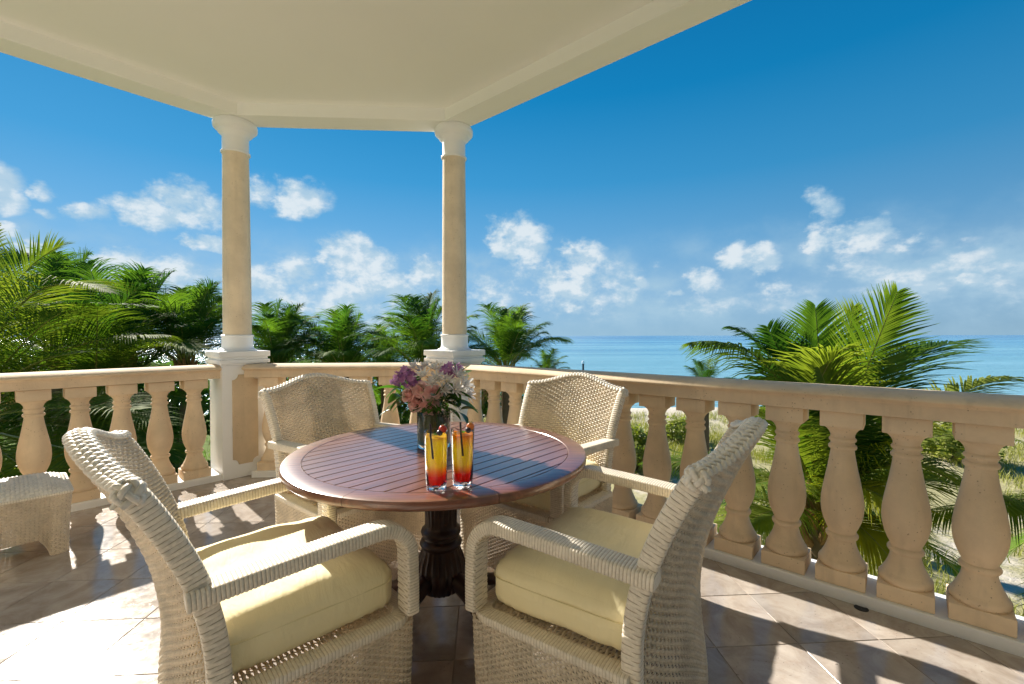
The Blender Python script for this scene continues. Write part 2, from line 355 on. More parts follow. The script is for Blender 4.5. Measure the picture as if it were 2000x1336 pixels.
class MB:
    def __init__(s): s.V = []; s.F = []
    def add(s, V, Fs):
        k = len(s.V); s.V += [tuple(v) for v in V]; s.F += [tuple(i + k for i in f) for f in Fs]
    def box(s, c, h, rz=0, mtx=None):
        V = []
        for dz in (-1, 1):
            for dx, dy in ((-1, -1), (1, -1), (1, 1), (-1, 1)):
                x, y = dx * h[0], dy * h[1]
                x, y = x * math.cos(rz) - y * math.sin(rz), x * math.sin(rz) + y * math.cos(rz)
                V.append((c[0] + x, c[1] + y, c[2] + dz * h[2]))
        if mtx: V = [mtx @ Vector(v) for v in V]
        s.add(V, [(3, 2, 1, 0), (4, 5, 6, 7), (0, 1, 5, 4), (1, 2, 6, 5), (2, 3, 7, 6), (3, 0, 4, 7)])
    def lathe(s, prof, n=32, c=(0, 0, 0), cap=True):
        V = []; Fs = []
        for (r, z) in prof:
            for i in range(n):
                a = 2 * math.pi * i / n; V.append((c[0] + r * math.cos(a), c[1] + r * math.sin(a), c[2] + z))
        for j in range(len(prof) - 1):
            for i in range(n):
                Fs.append((j * n + i, j * n + (i + 1) % n, (j + 1) * n + (i + 1) % n, (j + 1) * n + i))
        if cap:
            Fs.append(tuple(reversed(range(n)))); Fs.append(tuple(range((len(prof) - 1) * n, len(prof) * n)))
        s.add(V, Fs)
    def prism(s, poly, z0, z1):
        n = len(poly); V = [(x, y, z0) for x, y in poly] + [(x, y, z1) for x, y in poly]
        s.add(V, [tuple(reversed(range(n))), tuple(range(n, 2 * n))] + [(i, (i + 1) % n, n + (i + 1) % n, n + i) for i in range(n)])
    def tube(s, P, r, n=6, cap=True):
        P = [Vector(p) for p in P]; V = []; Fs = []
        rr = r if hasattr(r, '__len__') else [r] * len(P)
        for i, p in enumerate(P):
            t = (P[min(i + 1, len(P) - 1)] - P[max(i - 1, 0)]).normalized()
            a = t.cross(Vector((0, 0, 1)))
            if a.length < .05: a = t.cross(Vector((0, 1, 0)))
            a.normalize(); bb = t.cross(a)
            for k in range(n):
                th = 2 * math.pi * k / n; V.append(p + (a * math.cos(th) + bb * math.sin(th)) * rr[i])
        for i in range(len(P) - 1):
            for k in range(n): Fs.append((i * n + k, i * n + (k + 1) % n, (i + 1) * n + (k + 1) % n, (i + 1) * n + k))
        if cap: Fs += [tuple(range(n)), tuple(reversed(range((len(P) - 1) * n, len(P) * n)))]
        s.add(V, Fs)
    def mesh(s, name, smooth=False, bevel=0, ang=35, seg=2):
        me = bpy.data.meshes.new(name); me.from_pydata([tuple(v) for v in s.V], [], s.F); me.update()
        bm = bmesh.new(); bm.from_mesh(me)
        bmesh.ops.recalc_face_normals(bm, faces=bm.faces)
        if bevel:
            es = [e for e in bm.edges if len(e.link_faces) == 2 and e.calc_face_angle(0) > R(ang)]
            bmesh.ops.bevel(bm, geom=es, offset=bevel, segments=seg, affect='EDGES', profile=.5)
        if smooth:
            for f in bm.faces: f.smooth = True
            for e in bm.edges:
                if len(e.link_faces) == 2 and e.calc_face_angle(0) > R(42): e.smooth = False
        bm.to_mesh(me); bm.free(); return me
def sweep_section(poly, A, B, name):
    """extrude a 2-D section (offset outward, z) along A->B; poly order any"""
    A = Vector(A); B = Vector(B); d = (B - A).normalized(); n = Vector((-d.y, d.x, 0))
    V = []; k = len(poly)
    L = (B - A).length; m = max(2, int(L / .12))
    for i in range(m + 1):
        p = A + (B - A) * (i / m)
        for (o, z) in poly: V.append(p + n * o + Vector((0, 0, z)))
    Fs = [tuple(range(k)), tuple(reversed(range(m * k, (m + 1) * k)))]
    for i in range(m):
        for j in range(k): Fs.append((i * k + j, i * k + (j + 1) % k, (i + 1) * k + (j + 1) % k, (i + 1) * k + j))
    mb = MB(); mb.add(V, Fs); return mb.mesh(name, smooth=True)

# ------------------------------------------------------------------ layout constants (metres; +y looks out to sea)
S2 = math.sqrt(.5)
PL = Vector((-2.159, 4.095, 0)); PR = Vector((-.262, 4.09, 0))
LC, RC, MY = 6.055, 3.53, 3.93      # inner kerb lines: y-x=LC, x+y=RC, y=MY
def clip(poly, a, b_, c):            # keep a*x+b*y<=c
    out = []
    for i in range(len(poly)):
        p, q = poly[i], poly[(i + 1) % len(poly)]
        fp, fq = a * p[0] + b_ * p[1] - c, a * q[0] + b_ * q[1] - c
        if fp <= 0: out.append(p)
        if (fp < 0 < fq) or (fq < 0 < fp):
            s_ = fp / (fp - fq); out.append((p[0] + s_ * (q[0] - p[0]), p[1] + s_ * (q[1] - p[1])))
    return out
def clip_deck(poly, e=0.0):
    for (a, b_, c) in ((-1, 1, LC + e * 1.414), (1, 1, RC + e * 1.414), (0, 1, MY + e)):
        if len(poly) < 3: break
        poly = clip(poly, a, b_, c)
    return poly
BACK = -1.9
# ------------------------------------------------------------------ deck
deck = clip_deck([(-9, BACK), (6, BACK), (6, 6), (-9, 6)], .30)
mb = MB(); mb.prism(deck, -.30, -.0022)
floor = obj('floor', mb.mesh('floor'), 'grout', None, kind='structure')
TS = .33279; OX, OY = .2216, .3276
tmb = MB(); g = .0022; h = TS / 2 - g
tmb.box((0, 0, -.005), (h, h, .005)); tile_me = tmb.mesh('tile', bevel=.0008, seg=1); tile_me.materials.append(M['floor_tile'])
for i in range(-14, 12):
    for j in range(-7, 13):
        x0, y0 = OX + i * TS, OY + j * TS; c0 = (x0 + TS / 2, y0 + TS / 2)
        sq = [(c0[0] - h, c0[1] - h), (c0[0] + h, c0[1] - h), (c0[0] + h, c0[1] + h), (c0[0] - h, c0[1] + h)]
        # leave a drain hole near the right kerb
        cl = clip_deck(sq, .03)
        if len(cl) < 3 or c0[1] < BACK + .1: continue
        full = len(cl) == 4 and all(abs(cl[k][0] - sq[k][0]) < 1e-6 and abs(cl[k][1] - sq[k][1]) < 1e-6 for k in range(4))
        if full: o = obj('tile', tile_me, None, floor); o.location = (*c0, 0); o.rotation_euler = (random.uniform(-1, 1) * .0016, random.uniform(-1, 1) * .0016, 0)
        else:
            mb = MB(); mb.prism([(p[0] - c0[0], p[1] - c0[1]) for p in cl], -.01, 0); o = obj('tile', mb.mesh('tile_cut'), 'floor_tile', floor); o.location = (*c0, 0)
# small drain hole in the tile by the right kerb
mb = MB(); mb.lathe([(.027, .0), (.026, .0012), (.022, .0014), (.018, .0004), (.001, .0003)], 24, cap=False)
dr = obj('floor_drain', mb.mesh('drain', True), 'post_dark'); dr.location = (1.652, 1.856, .001)
dr['label'] = 'small round drain hole in the floor tiles by the white kerb'; dr['category'] = 'drain'

# ------------------------------------------------------------------ balustrades
bal_prof = [(.080, .118), (.088, .120), (.0925, .128), (.0925, .142), (.088, .152), (.081, .158), (.078, .168), (.069, .185), (.060, .208), (.0545, .228), (.053, .243), (.0535, .247), (.060, .251), (.0635, .258), (.0635, .266), (.060, .272),
  (.0545, .276), (.0555, .286), (.064, .305), (.074, .332), (.081, .365), (.0840, .400), (.0825, .435), (.077, .475), (.069, .52), (.0605, .565), (.053, .61), (.048, .645), (.0465, .660), (.047, .664), (.0525, .667), (.0555, .673), (.0555, .679), (.0525, .685), (.0475, .688),
  (.0465, .696), (.0470, .700), (.0515, .703), (.0535, .708), (.0535, .713), (.0500, .718), (.0465, .722), (.0475, .733), (.052, .745), (.060, .757), (.069, .765), (.0745, .768), (.0745, .776)]
mb = MB(); mb.lathe(bal_prof, 40); bl = mb
bl.box((0, 0, .0855), (.0935, .0935, .034))
bl.box((0, 0, .811), (.081, .081, .036))
bal_me = bl.mesh('baluster', smooth=True, bevel=.004, ang=60, seg=2); bal_me.materials.append(M['cast_stone'])
# rail section: (outward offset from inner kerb line, z)
_nose = [(.002, .917), (-.014, .919), (-.022, .923), (-.0245, .928), (-.022, .934), (-.014, .940), (-.002, .946), (.014, .952), (.034, .957), (.064, .961)]
rail_sec = [(.015, .850), (.015, .906), (.008, .911)] + _nose + [(.115, .963)] + [(.23 - o_, z_) for o_, z_ in reversed(_nose)] + [(.222, .911), (.215, .906), (.215, .850)]
kerb_sec = [(0, 0.002), (-.001, .047), (.004, .052), (.24, .052), (.245, .047), (.245, -.25), (0.0, -.25)]
def balustrade(name_label, A, B, cents, rail_ext=(0, 0)):
    """A->B along the inner kerb line with the outside on the left of the direction"""
    root = empty('balustrade', name_label, 'balustrade', A, 0, 'balustrades around the deck')
    A3 = Vector(A); B3 = Vector(B); d = (B3 - A3).normalized(); n = Vector((-d.y, d.x, 0))
    inv = -A3
    k = obj('kerb', sweep_section(kerb_sec, A3 + inv, B3 + inv, 'kerb'), 'white_paint', root)
    r = obj('handrail', sweep_section(rail_sec, A3 + inv - d * rail_ext[0], B3 + inv + d * rail_ext[1], 'handrail'), 'cast_stone', root)
    ang = math.atan2(d.y, d.x)
    for s_ in cents:
        o = obj('baluster', bal_me, None, root); p = d * s_ + n * .115
        o.location = (p.x, p.y, random.uniform(-.0015, .0015)); o.rotation_euler = (0, 0, ang + random.uniform(-.012, .012))
    return root
# left run: towards camera-left; direction must keep outside on its left: go from near-left end to the pier
LA = Vector((-7.2, LC - 7.2, 0)); dL = Vector((S2, S2, 0))
sPier = lambda q, d0, A0: (q - A0).dot(d0)
# point on line y-x=LC with along coordinate (x+y)/1.414 = s
aA = (LA.x + LA.y) * S2
aPier = (PL.x + PL.y) * S2 - .17
Bp = LA + dL * (aPier - aA)
cen = [(1.036 - .2255 * k) - aA for k in range(0, 34)]
cen = [c_ for c_ in cen if c_ > .1]
balustrade('cast stone balustrade running behind the wicker footstool to the porch column', LA, Bp, cen, (0, .035))
# middle run: from left pier to right pier, direction +x
mA = Vector((PL.x + .19, MY, 0)); mB = Vector((PR.x - .19, MY, 0)); Lm = (mB - mA).length
nm = 6; balustrade('short cast stone balustrade between the two porch columns', mA, mB, [Lm / nm * (i + .5) for i in range(nm)], (.06, .06))
# right run: from right pier to far right
dR = Vector((S2, -S2, 0)); sR0 = (PR.x - PR.y) * S2 + .17
def onR(s_):  # s=(x-y)/1.414 ; x+y=RC
    return Vector(((RC + s_ * 1.41421) / 2, (RC - s_ * 1.41421) / 2, 0))
rA = onR(sR0); rB = onR(sR0 + 7.5)
# photograph: baluster centre at x = 2.4955/1.414 -> s=(2x-RC)/1.414
s_ref = (2 * 2.4955 / 1.41421 - RC) / 1.41421
cr_ = [s_ref + .2265 * k - sR0 for k in range(-15, 20)]; cr_ = [c_ for c_ in cr_ if .05 < c_ < 7.4]
balustrade('long cast stone balustrade beside the nearer chairs with a palm behind it', rA, rB, cr_, (.035, 0))

# ------------------------------------------------------------------ piers and columns
def pier(label, c, faces):
    root = empty('porch_column', label, 'column', c, 0, 'porch columns')
    rz = math.pi / 4
    mb = MB(); mb.box((0, 0, .478), (.17, .17, .478), rz); obj('pedestal', mb.mesh('pedestal', bevel=.003), 'white_paint', root)
    mb = MB(); mb.box((0, 0, .964), (.178, .178, .007), rz); mb.box((0, 0, .987), (.195, .195, .016), rz); mb.box((0, 0, 1.0145), (.181, .181, .0112), rz); mb.box((0, 0, 1.0495), (.197, .197, .0235), rz)
    obj('pedestal_cap', mb.mesh('pedestal_cap', bevel=.004), 'white_paint', root)
    # raised tan panels with scooped corners, on the four faces
    w_, z0, z1, r_ = .098, .115, .875, .045
    for k in faces:
        poly = []
        for (cx_, cz_, a0) in ((w_, z0, 180), (w_, z1, 270), (-w_, z1, 0), (-w_, z0, 90)):
            pts = []
            for i in range(7):
                a = R(a0 - 15 * i) if False else None
            sx_, sz_ = (1 if cx_ > 0 else -1), (1 if cz_ == z1 else -1)
            arc = [(cx_ - sx_ * r_ * math.cos(t_), cz_ - sz_ * r_ * math.sin(t_)) for t_ in [R(15 * i) for i in range(7)]]
            if (sx_, sz_) in ((1, -1), (-1, 1)): poly += arc
            else: poly += arc[::-1]
        # order: start bottom right going up
        mb = MB(); n_ = len(poly); V = [(x, -.172 - .008, z) for x, z in poly] + [(x, -.1695, z) for x, z in poly]
        mb.add(V, [tuple(range(n_)), tuple(reversed(range(n_, 2 * n_)))] + [(i, (i + 1) % n_, n_ + (i + 1) % n_, n_ + i) for i in range(n_)])
        o = obj('panel', mb.mesh('panel', bevel=.002, ang=50, seg=1), 'pier_panel', root); o.rotation_euler = (0, 0, rz + k * math.pi / 2)
    mb = MB(); mb.lathe([(.150, 1.073), (.152, 1.078), (.148, 1.084), (.137, 1.088), (.128, 1.094), (.1225, 1.105), (.1205, 1.12), (.120, 1.19), (.121, 1.196), (.1255, 1.199), (.127, 1.204), (.1255, 1.210), (.121, 1.213), (.112, 1.2145)], 56); obj('column_base', mb.mesh('column_base', True), 'white_paint', root)
    prof = []
    for i in range(25):
        t_ = i / 24; prof.append((.1100 - .0095 * t_ ** 1.6, 1.212 + (2.787 - 1.212) * t_))
    mb = MB(); mb.lathe(prof, 64); obj('shaft', mb.mesh('shaft', True), 'stucco', root)
    mb = MB(); mb.lathe([(.104, 2.785), (.112, 2.787), (.114, 2.792), (.114, 2.800), (.111, 2.805), (.103, 2.807), (.102, 2.83), (.102, 2.925), (.104, 2.935), (.110, 2.942), (.124, 2.955), (.133, 2.963), (.136, 2.972), (.134, 2.976), (.140, 2.984), (.158, 2.993), (.168, 3.003), (.171, 3.016), (.171, 3.040), (.166, 3.052), (.158, 3.0595)], 56)
    obj('capital', mb.mesh('capital', True), 'white_paint', root)
    return root
pier('white and tan porch column with a panelled pedestal rising behind the farther wicker chair', PL, (0, 2))
pier('porch column rising directly behind the flower bouquet', PR, (3, 1))

# ------------------------------------------------------------------ ceiling with drop beam
def off_deck(e1, e2=None): return None
oc_L, oc_R, oc_M = 6.32, 3.925, 4.163      # outer eave lines
def clip_roof(poly, i=0.0):
    for (a, b_, c) in ((-1, 1, oc_L - i * 1.414), (1, 1, oc_R - i * 1.414), (0, 1, oc_M - i)):
        poly = clip(poly, a, b_, c)
    return poly
big = [(-9.2, BACK), (6.2, BACK), (6.2, 6), (-9.2, 6)]
mb = MB(); mb.prism(clip_roof(big, .10), 3.165, 3.30)
ceil = obj('ceiling', mb.mesh('ceiling'), 'ceiling_paint', None, kind='structure')
bi = .225
def beam(P0, P1, n_in):  # outer corner points, inward normal at the ends handled by mitre
    pass
def corner(i):
    L = ((oc_M - i) - (oc_L - i * 1.414), oc_M - i); Rr = ((oc_R - i * 1.414) - (oc_M - i), oc_M - i); return L, Rr
oL, oR = corner(0); iL, iR = corner(bi)
farL_o = (-9.2, oc_L - 9.2); farL_i = (-9.2, oc_L - bi * 1.414 - 9.2)
farR_o = (6.2, oc_R - 6.2); farR_i = (6.2, oc_R - bi * 1.414 - 6.2)
for q in ([farL_i, farL_o, oL, iL], [iL, oL, oR, iR], [iR, oR, farR_o, farR_i]):
    mb = MB(); mb.prism(q, 3.06, 3.42); obj('beam', mb.mesh('beam', bevel=.004), 'ceiling_paint', ceil)
# roof slab over the porch, a fascia and tiles are out of view
mb = MB(); mb.prism(clip_roof(big, -.12), 3.423, 3.50); obj('roof_slab', mb.mesh('roof_slab'), 'white_paint', ceil)
# house wall behind the camera, with sliding doors
mb = MB(); mb.box((-1.5, BACK - .10, 1.6), (7.7, .10, 1.62)); hw = obj('house_wall', mb.mesh('house_wall'), 'house_wall', None, kind='structure')
for x0 in (-.6, .9):
    mb = MB(); mb.box((x0, BACK + .012, 1.12), (.72, .011, 1.11)); obj('door_pane', mb.mesh('door_pane'), 'dark_glass', hw)
    mb = MB()
    for dx in (-.72, .72): mb.box((x0 + dx, BACK + .03, 1.14), (.035, .028, 1.14))
    mb.box((x0, BACK + .03, 2.25), (.69, .028, .035)); mb.box((x0, BACK + .03, .04), (.69, .028, .035)); obj('door_frame', mb.mesh('door_frame'), 'white_paint', hw)

# ------------------------------------------------------------------ wicker
def sgrid(S, u, v):
    P = S(u, v); e = 1e-3
    Pu = S(np.clip(u + e, 0, 1), v) - S(np.clip(u - e, 0, 1), v); Pv = S(u, np.clip(v + e, 0, 1)) - S(u, np.clip(v - e, 0, 1))
    N = np.cross(Pu, Pv); N /= (np.linalg.norm(N, axis=-1, keepdims=True) + 1e-12)
    return P, N
def weave(S, nu, nv, amp=.0046, ww=.84, warpw=.40, flip=1, spu=4):
    Vs = []; Fs = []; base = 0
    K = nu * spu + 1; u = np.linspace(0, 1, K)
    ca = np.array([-.5, -.28, .28, .5]) * ww; chh = np.array([-.55, .35, .35, -.55]) * amp
    jit = rng.uniform(-.05, .05, nv)
    for j in range(nv):
        vv = np.clip((j + .5 + jit[j] + ca) / nv, 0, 1)
        U, VV = np.meshgrid(u, vv, indexing='ij')
        P, N = sgrid(S, U, VV)
        wob = 1 + .1 * math.sin(j * 12.9)
        cs = np.cos(np.pi * (u * nu + j)); cs = np.sign(cs) * np.abs(cs) ** .7
        off = amp * wob * cs[:, None] + chh[None, :]
        Vs.append((P + N * (off * flip)[..., None]).reshape(-1, 3))
        i = np.arange(K - 1)[:, None] * 4 + np.arange(3)[None, :] + base
        Fs.append(np.stack([i, i + 4, i + 5, i + 1], -1).reshape(-1, 4)); base += K * 4
    Kv = nv * 2 + 1; v = np.linspace(0, 1, Kv)
    for i0 in range(nu + 1):
        uu = np.clip((i0 + np.array([-.5, 0, .5]) * warpw) / nu, 0, 1)
        VV, U = np.meshgrid(v, uu, indexing='ij')
        P, N = sgrid(S, U, VV)
        off = -amp * .9 * np.cos(np.pi * (i0 + v * nv - .5))[:, None] + np.array([-.3, .25, -.3])[None, :] * amp
        Vs.append((P + N * (off * flip)[..., None]).reshape(-1, 3))
        i = np.arange(Kv - 1)[:, None] * 3 + np.arange(2)[None, :] + base
        Fs.append(np.stack([i, i + 3, i + 4, i + 1], -1).reshape(-1, 4)); base += Kv * 3
    return np.concatenate(Vs), np.concatenate(Fs)
def resample(P, step):
    P = np.asarray(P, float); d = np.r_[0, np.cumsum(np.linalg.norm(np.diff(P, axis=0), axis=1))]
    n = max(2, int(round(d[-1] / step))); s = np.linspace(0, d[-1], n + 1)
    return np.stack([np.interp(s, d, P[:, k]) for k in range(3)], 1), s
def wrap_tube(path, X, a, b, pitch=.009, amp=.0022, ns=28, top=True, topsign=1, ex=.45, per=4, cols=4, taper=None):
    """strand-wrapped bar: rounded-rectangle section half sizes a (along X), b (across); ridges per wrap; basket weave on the top face"""
    L = np.linalg.norm(np.diff(path, axis=0), axis=1).sum(); nb = max(2, int(round(L / pitch)))
    offs = np.array([0, .055, .30, .70, .945]); kk = (np.arange(nb)[:, None] + offs[None]).ravel(); kk = np.r_[kk, nb]
    pd = np.r_[0, np.cumsum(np.linalg.norm(np.diff(np.asarray(path, float), axis=0), axis=1))]
    ss = kk / nb * pd[-1]; C = np.stack([np.interp(ss, pd, np.asarray(path, float)[:, q]) for q in range(3)], 1); n = len(C)
    Tn = np.gradient(C, axis=0); Tn /= np.linalg.norm(Tn, axis=1, keepdims=True)
    X = np.asarray(X, float)
    if X.ndim == 1: X = np.repeat(X[None], n, 0)
    else: X = np.stack([np.interp(kk / nb, np.linspace(0, 1, len(X)), X[:, k]) for k in range(3)], 1)
    X = X - Tn * (X * Tn).sum(1, keepdims=True); X /= np.linalg.norm(X, axis=1, keepdims=True)
    N = np.cross(X, Tn) * topsign
    th = np.linspace(0, 2 * np.pi, ns, endpoint=False)
    cx = np.sign(np.cos(th)) * np.abs(np.cos(th)) ** ex; cz = np.sign(np.sin(th)) * np.abs(np.sin(th)) ** ex
    k = kk[:, None]; fr_ = k - np.floor(k + 1e-9)
    ridge = np.clip(np.interp(fr_, [0, .055, .30, .70, .945, 1], [0, .62, 1, 1, .62, 0]), 0, 1) * np.ones((1, ns))
    if top:
        m = (np.sin(th) > .55)[None, :]
        colp = cx[None, :] * cols / 2
        bask = (np.cos(np.pi * (np.floor(k + 1e-9) + np.floor(colp + 10))))
        bk = np.where(bask > 0, 1.25, .15) * ridge
        edge = np.abs(np.cos(np.pi * colp)) ** .3 if False else 1
        ridge = np.where(m, bk * edge, ridge)
    tp = np.ones(n) if taper is None else np.interp(kk / nb, np.linspace(0, 1, len(taper)), taper)
    rx = a * cx[None, :] * tp[:, None]; rz = b * cz[None, :] * tp[:, None]
    nl = np.sqrt((cx / a) ** 2 + (cz / b) ** 2)
    dx = cx / a / nl * amp * ridge; dz = cz / b / nl * amp * ridge
    V = C[:, None, :] + X[:, None, :] * (rx + dx)[..., None] + N[:, None, :] * (rz + dz)[..., None]
    i = np.arange(n - 1)[:, None] * ns; j = np.arange(ns)[None, :]; j2 = (j + 1) % ns
    Fq = np.stack([i + j, i + j2, i + ns + j2, i + ns + j], -1).reshape(-1, 4)
    # end caps as fans of quads onto centre (degenerate free: use centre vertex)
    V = V.reshape(-1, 3); c0, c1 = len(V), len(V) + 1
    V = np.vstack([V, C[0], C[-1]])
    cap = []
    for q in range(0, ns, 2):
        cap.append((c0, (q + 2) % ns, (q + 1) % ns, q)); o_ = (n - 1) * ns
        cap.append((c1, o_ + q, o_ + q + 1, o_ + (q + 2) % ns))
    G = np.zeros((n - 1, ns), np.int32); G[np.arange(n - 1) % 5 == 4] = 1; G[np.arange(n - 1) % 5 == 0] = 1  # groove faces between wraps take the painted crevice shade
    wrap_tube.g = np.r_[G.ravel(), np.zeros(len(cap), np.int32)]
    return V, np.vstack([Fq, np.array(cap)])
def wrapped(name, V, Fq, m, parent, **p):
    me = mesh_np(name, V, Fq); me.materials.append(M[m]); me.materials.append(M['wicker_groove_shade']); me.polygons.foreach_set('material_index', wrap_tube.g); return obj(name, me, None, parent, **p)
def join(parts):
    Vs, Fs, b0 = [], [], 0
    for V, Fq in parts: Vs.append(V); Fs.append(Fq + b0); b0 += len(V)
    return np.concatenate(Vs), np.concatenate(Fs)
# chair profile curves
zk = np.array([0, .2, .38, .5, .665, .80, .916, 1.0]); yk = np.array([-.235, -.218, -.200, -.205, -.240, -.298, -.362, -.415])
wk_z = np.array([0, .38, .665, .916, 1.0]); wk_w = np.array([.312, .308, .312, .328, .333])
def ys(z): return np.interp(z, zk, yk) if False else np.polyval(YP, z)
YP = np.polyfit(zk, yk, 4)
def hw_(z): return np.interp(z, wk_z, wk_w)
def bulge(z): return np.interp(z, [0, .3, .7, .95], [.034, .052, .052, .040])
def ztop(q): return .897 + .060 * (.5 + .5 * np.cos(np.pi * np.clip(np.abs(q), 0, 1))) ** 1.1
def back_S(y_off, inset, z0):
    def S(u, v):
        q = 2 * u - 1; zt = ztop(q) ; z = z0 + (zt - z0) * v
        x = q * (hw_(z) - inset); y = ys(z) - bulge(z) * (1 - q * q) + y_off
        return np.stack([x, y, z], -1)
    return S
def make_chair(label, group):
    root = empty('wicker_armchair', label, 'armchair', (0, 0, 0), 0, group)
    # backrest: outer and inner woven skins
    o = weave(back_S(-.022, .030, .06), 32, 78, flip=1)          # faces away from the sitter
    o[0][:, 1] -= 0
    obj('backrest_shell', mesh_np('backrest_shell', *o), 'wicker', root, kind='stuff')
    i_ = weave(back_S(.020, .034, .38), 32, 48, flip=-1)
    obj('backrest', mesh_np('backrest', *i_), 'wicker', root, kind='stuff')
    # side bands of the back
    for sx in (1, -1):
        z = np.linspace(0.0, .905, 60); P = np.stack([sx * (hw_(z) - .016), ys(z), z], 1)
        z[-1] = .896; P[-1, 2] = .896
        V = wrap_tube(P, (0, 1, 0), .0225, .0165, .0108, .0026, 28, True, sx, .4, 4, 2, taper=[1] * 30 + [.8])
        V2 = V
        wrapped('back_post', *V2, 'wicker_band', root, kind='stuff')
    # rolled top with braid
    q = np.linspace(-1, 1, 90); zt = ztop(q); base = np.stack([q * (hw_(zt) - .016), ys(zt) - bulge(zt) * (1 - q * q), zt + .004], 1)
    cr_pts = [(.004, -.001), (.008, -.005), (.010, -.011), (.010, -.020), (.010, -.030)]
    e0 = np.array([base[0] + np.array([-dx_, 0, dz_]) for dx_, dz_ in cr_pts[::-1]]); e1 = np.array([base[-1] + np.array([dx_, 0, dz_]) for dx_, dz_ in cr_pts])
    base = np.vstack([e0, base, e1]); base, _s = resample(base, .006)
    rollV = wrap_tube(base, (0, 1, 0), .019, .010, .012, .001, 16, False)
    parts = [rollV]
    L = np.linalg.norm(np.diff(base, axis=0), axis=1).sum(); nS = 7
    Tn = np.gradient(base, axis=0); Tn /= np.linalg.norm(Tn, axis=1, keepdims=True)
    Yv = np.array([0, 1., 0]) - Tn * Tn[:, 1:2]; Yv /= np.linalg.norm(Yv, axis=1, keepdims=True); Nv = np.cross(Tn, Yv)
    per_ = .150
    sd_ = np.linspace(0, L, int(L / .004)); fr = sd_ / L * (len(base) - 1)
    bp = np.stack([np.interp(fr, np.arange(len(base)), base[:, k]) for k in range(3)], 1)
    yv = np.stack([np.interp(fr, np.arange(len(base)), Yv[:, k]) for k in range(3)], 1)
    nv_ = np.stack([np.interp(fr, np.arange(len(base)), Nv[:, k]) for k in range(3)], 1)
    for k in range(nS):
        ph = 2 * np.pi * k / nS; a_ = 2 * np.pi * sd_ / per_ + ph
        lat = 1.3 * np.sin(a_); hgt = 0 * a_
        rad_y, rad_z = .0235, .0155
        Cc = bp + yv * (rad_y * np.sin(lat))[:, None] + nv_ * ((rad_z + hgt) * np.cos(lat) - .002)[:, None]
        nn = yv * (np.sin(lat) / rad_y)[:, None] + nv_ * (np.cos(lat) / rad_z)[:, None]; nn /= np.linalg.norm(nn, axis=1, keepdims=True)
        Cc = Cc + nn * (.0034 * np.sin(6 * a_))[:, None]
        tt = np.gradient(Cc, axis=0); tt /= np.linalg.norm(tt, axis=1, keepdims=True); xx = np.cross(tt, nn); xx /= np.linalg.norm(xx, axis=1, keepdims=True)
        th = np.linspace(0, 2 * np.pi, 8, endpoint=False)
        V = Cc[:, None] + xx[:, None] * (np.cos(th) * .0064)[None, :, None] + nn[:, None] * (np.sin(th) * .0034)[None, :, None]
        n = len(Cc); ii = np.arange(n - 1)[:, None] * 8; jj = np.arange(8)[None]; j2 = (jj + 1) % 8
        parts.append((V.reshape(-1, 3), np.stack([ii + jj, ii + j2, ii + 8 + j2, ii + 8 + jj], -1).reshape(-1, 4)))
    obj('top_braid', mesh_np('top_braid', *join(parts)), 'wicker_braid', root, kind='stuff')
    # arms with their front posts
    for sx in (1, -1):
        P = [(sx * .300, -.262, .638), (sx * .303, -.10, .648), (sx * .305, .05, .656), (sx * .306, .165, .660)]
        cy_, cz_ , rr = .175, .570, .090
        for a in np.linspace(90, 0, 12): P.append((sx * .306, cy_ + rr * math.cos(R(a)), cz_ + rr * math.sin(R(a))))
        P += [(sx * .307, .266, .50), (sx * .307, .266, .402)]
        V = wrap_tube(np.array(P), (1, 0, 0), *(.0325, .0175), .0088, .0024, 40, True, -1, .33, 4, 5)
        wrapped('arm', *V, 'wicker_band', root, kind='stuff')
    # seat rail (ledge) wrapped, U-shaped
    def U_path(off, z, y0=-.20, yf=.268, rc=.05):
        x = .315 + off; y1 = yf + off + .01; pts = [(x, y0, z)]
        for a in np.linspace(0, 90, 8): pts.append((x - rc + rc * math.cos(R(a)), y1 - rc + rc * math.sin(R(a)), z))
        for a in np.linspace(90, 180, 8): pts.append((-x + rc + rc * math.cos(R(a)), y1 - rc + rc * math.sin(R(a)), z))
        pts.append((-x, y0, z)); return np.array(pts, float)
    up = U_path(-.012, .384); V = wrap_tube(up, np.array([0, 0, 1.]), .011, .0245, .0088, .0014, 24, False, 1, .3)
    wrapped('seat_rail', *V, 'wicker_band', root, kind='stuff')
    ap, sl = resample(U_path(.010, 0), .004); tl = np.linspace(0, 1, len(ap))
    def S_ap(u, v):
        x = np.interp(u, tl, ap[:, 0]); y = np.interp(u, tl, ap[:, 1]); z = .055 + .322 * v
        s_ = 1 - .03 * (1 - v); return np.stack([x * s_, (y * s_), z], -1)
    V = weave(S_ap, int(sl[-1] / .0150), 38, .0036, .9, .5, flip=1)
    obj('seat_apron', mesh_np('seat_apron', *V), 'wicker', root, kind='stuff')
    V = weave(lambda u, v: np.stack([(2 * u - 1) * .285, -.20 + .45 * v, .384 + 0 * u], -1), 28, 36, .003, .72, .36, 1, 3)
    obj('seat_deck', mesh_np('seat_deck', *V), 'wicker', root, kind='stuff')
    for sx in (1, -1):
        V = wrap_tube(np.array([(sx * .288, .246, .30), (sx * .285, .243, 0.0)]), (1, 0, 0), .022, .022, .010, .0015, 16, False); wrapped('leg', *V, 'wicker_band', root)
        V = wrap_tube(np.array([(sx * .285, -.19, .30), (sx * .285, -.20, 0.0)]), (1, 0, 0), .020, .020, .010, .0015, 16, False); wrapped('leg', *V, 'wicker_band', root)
    return root
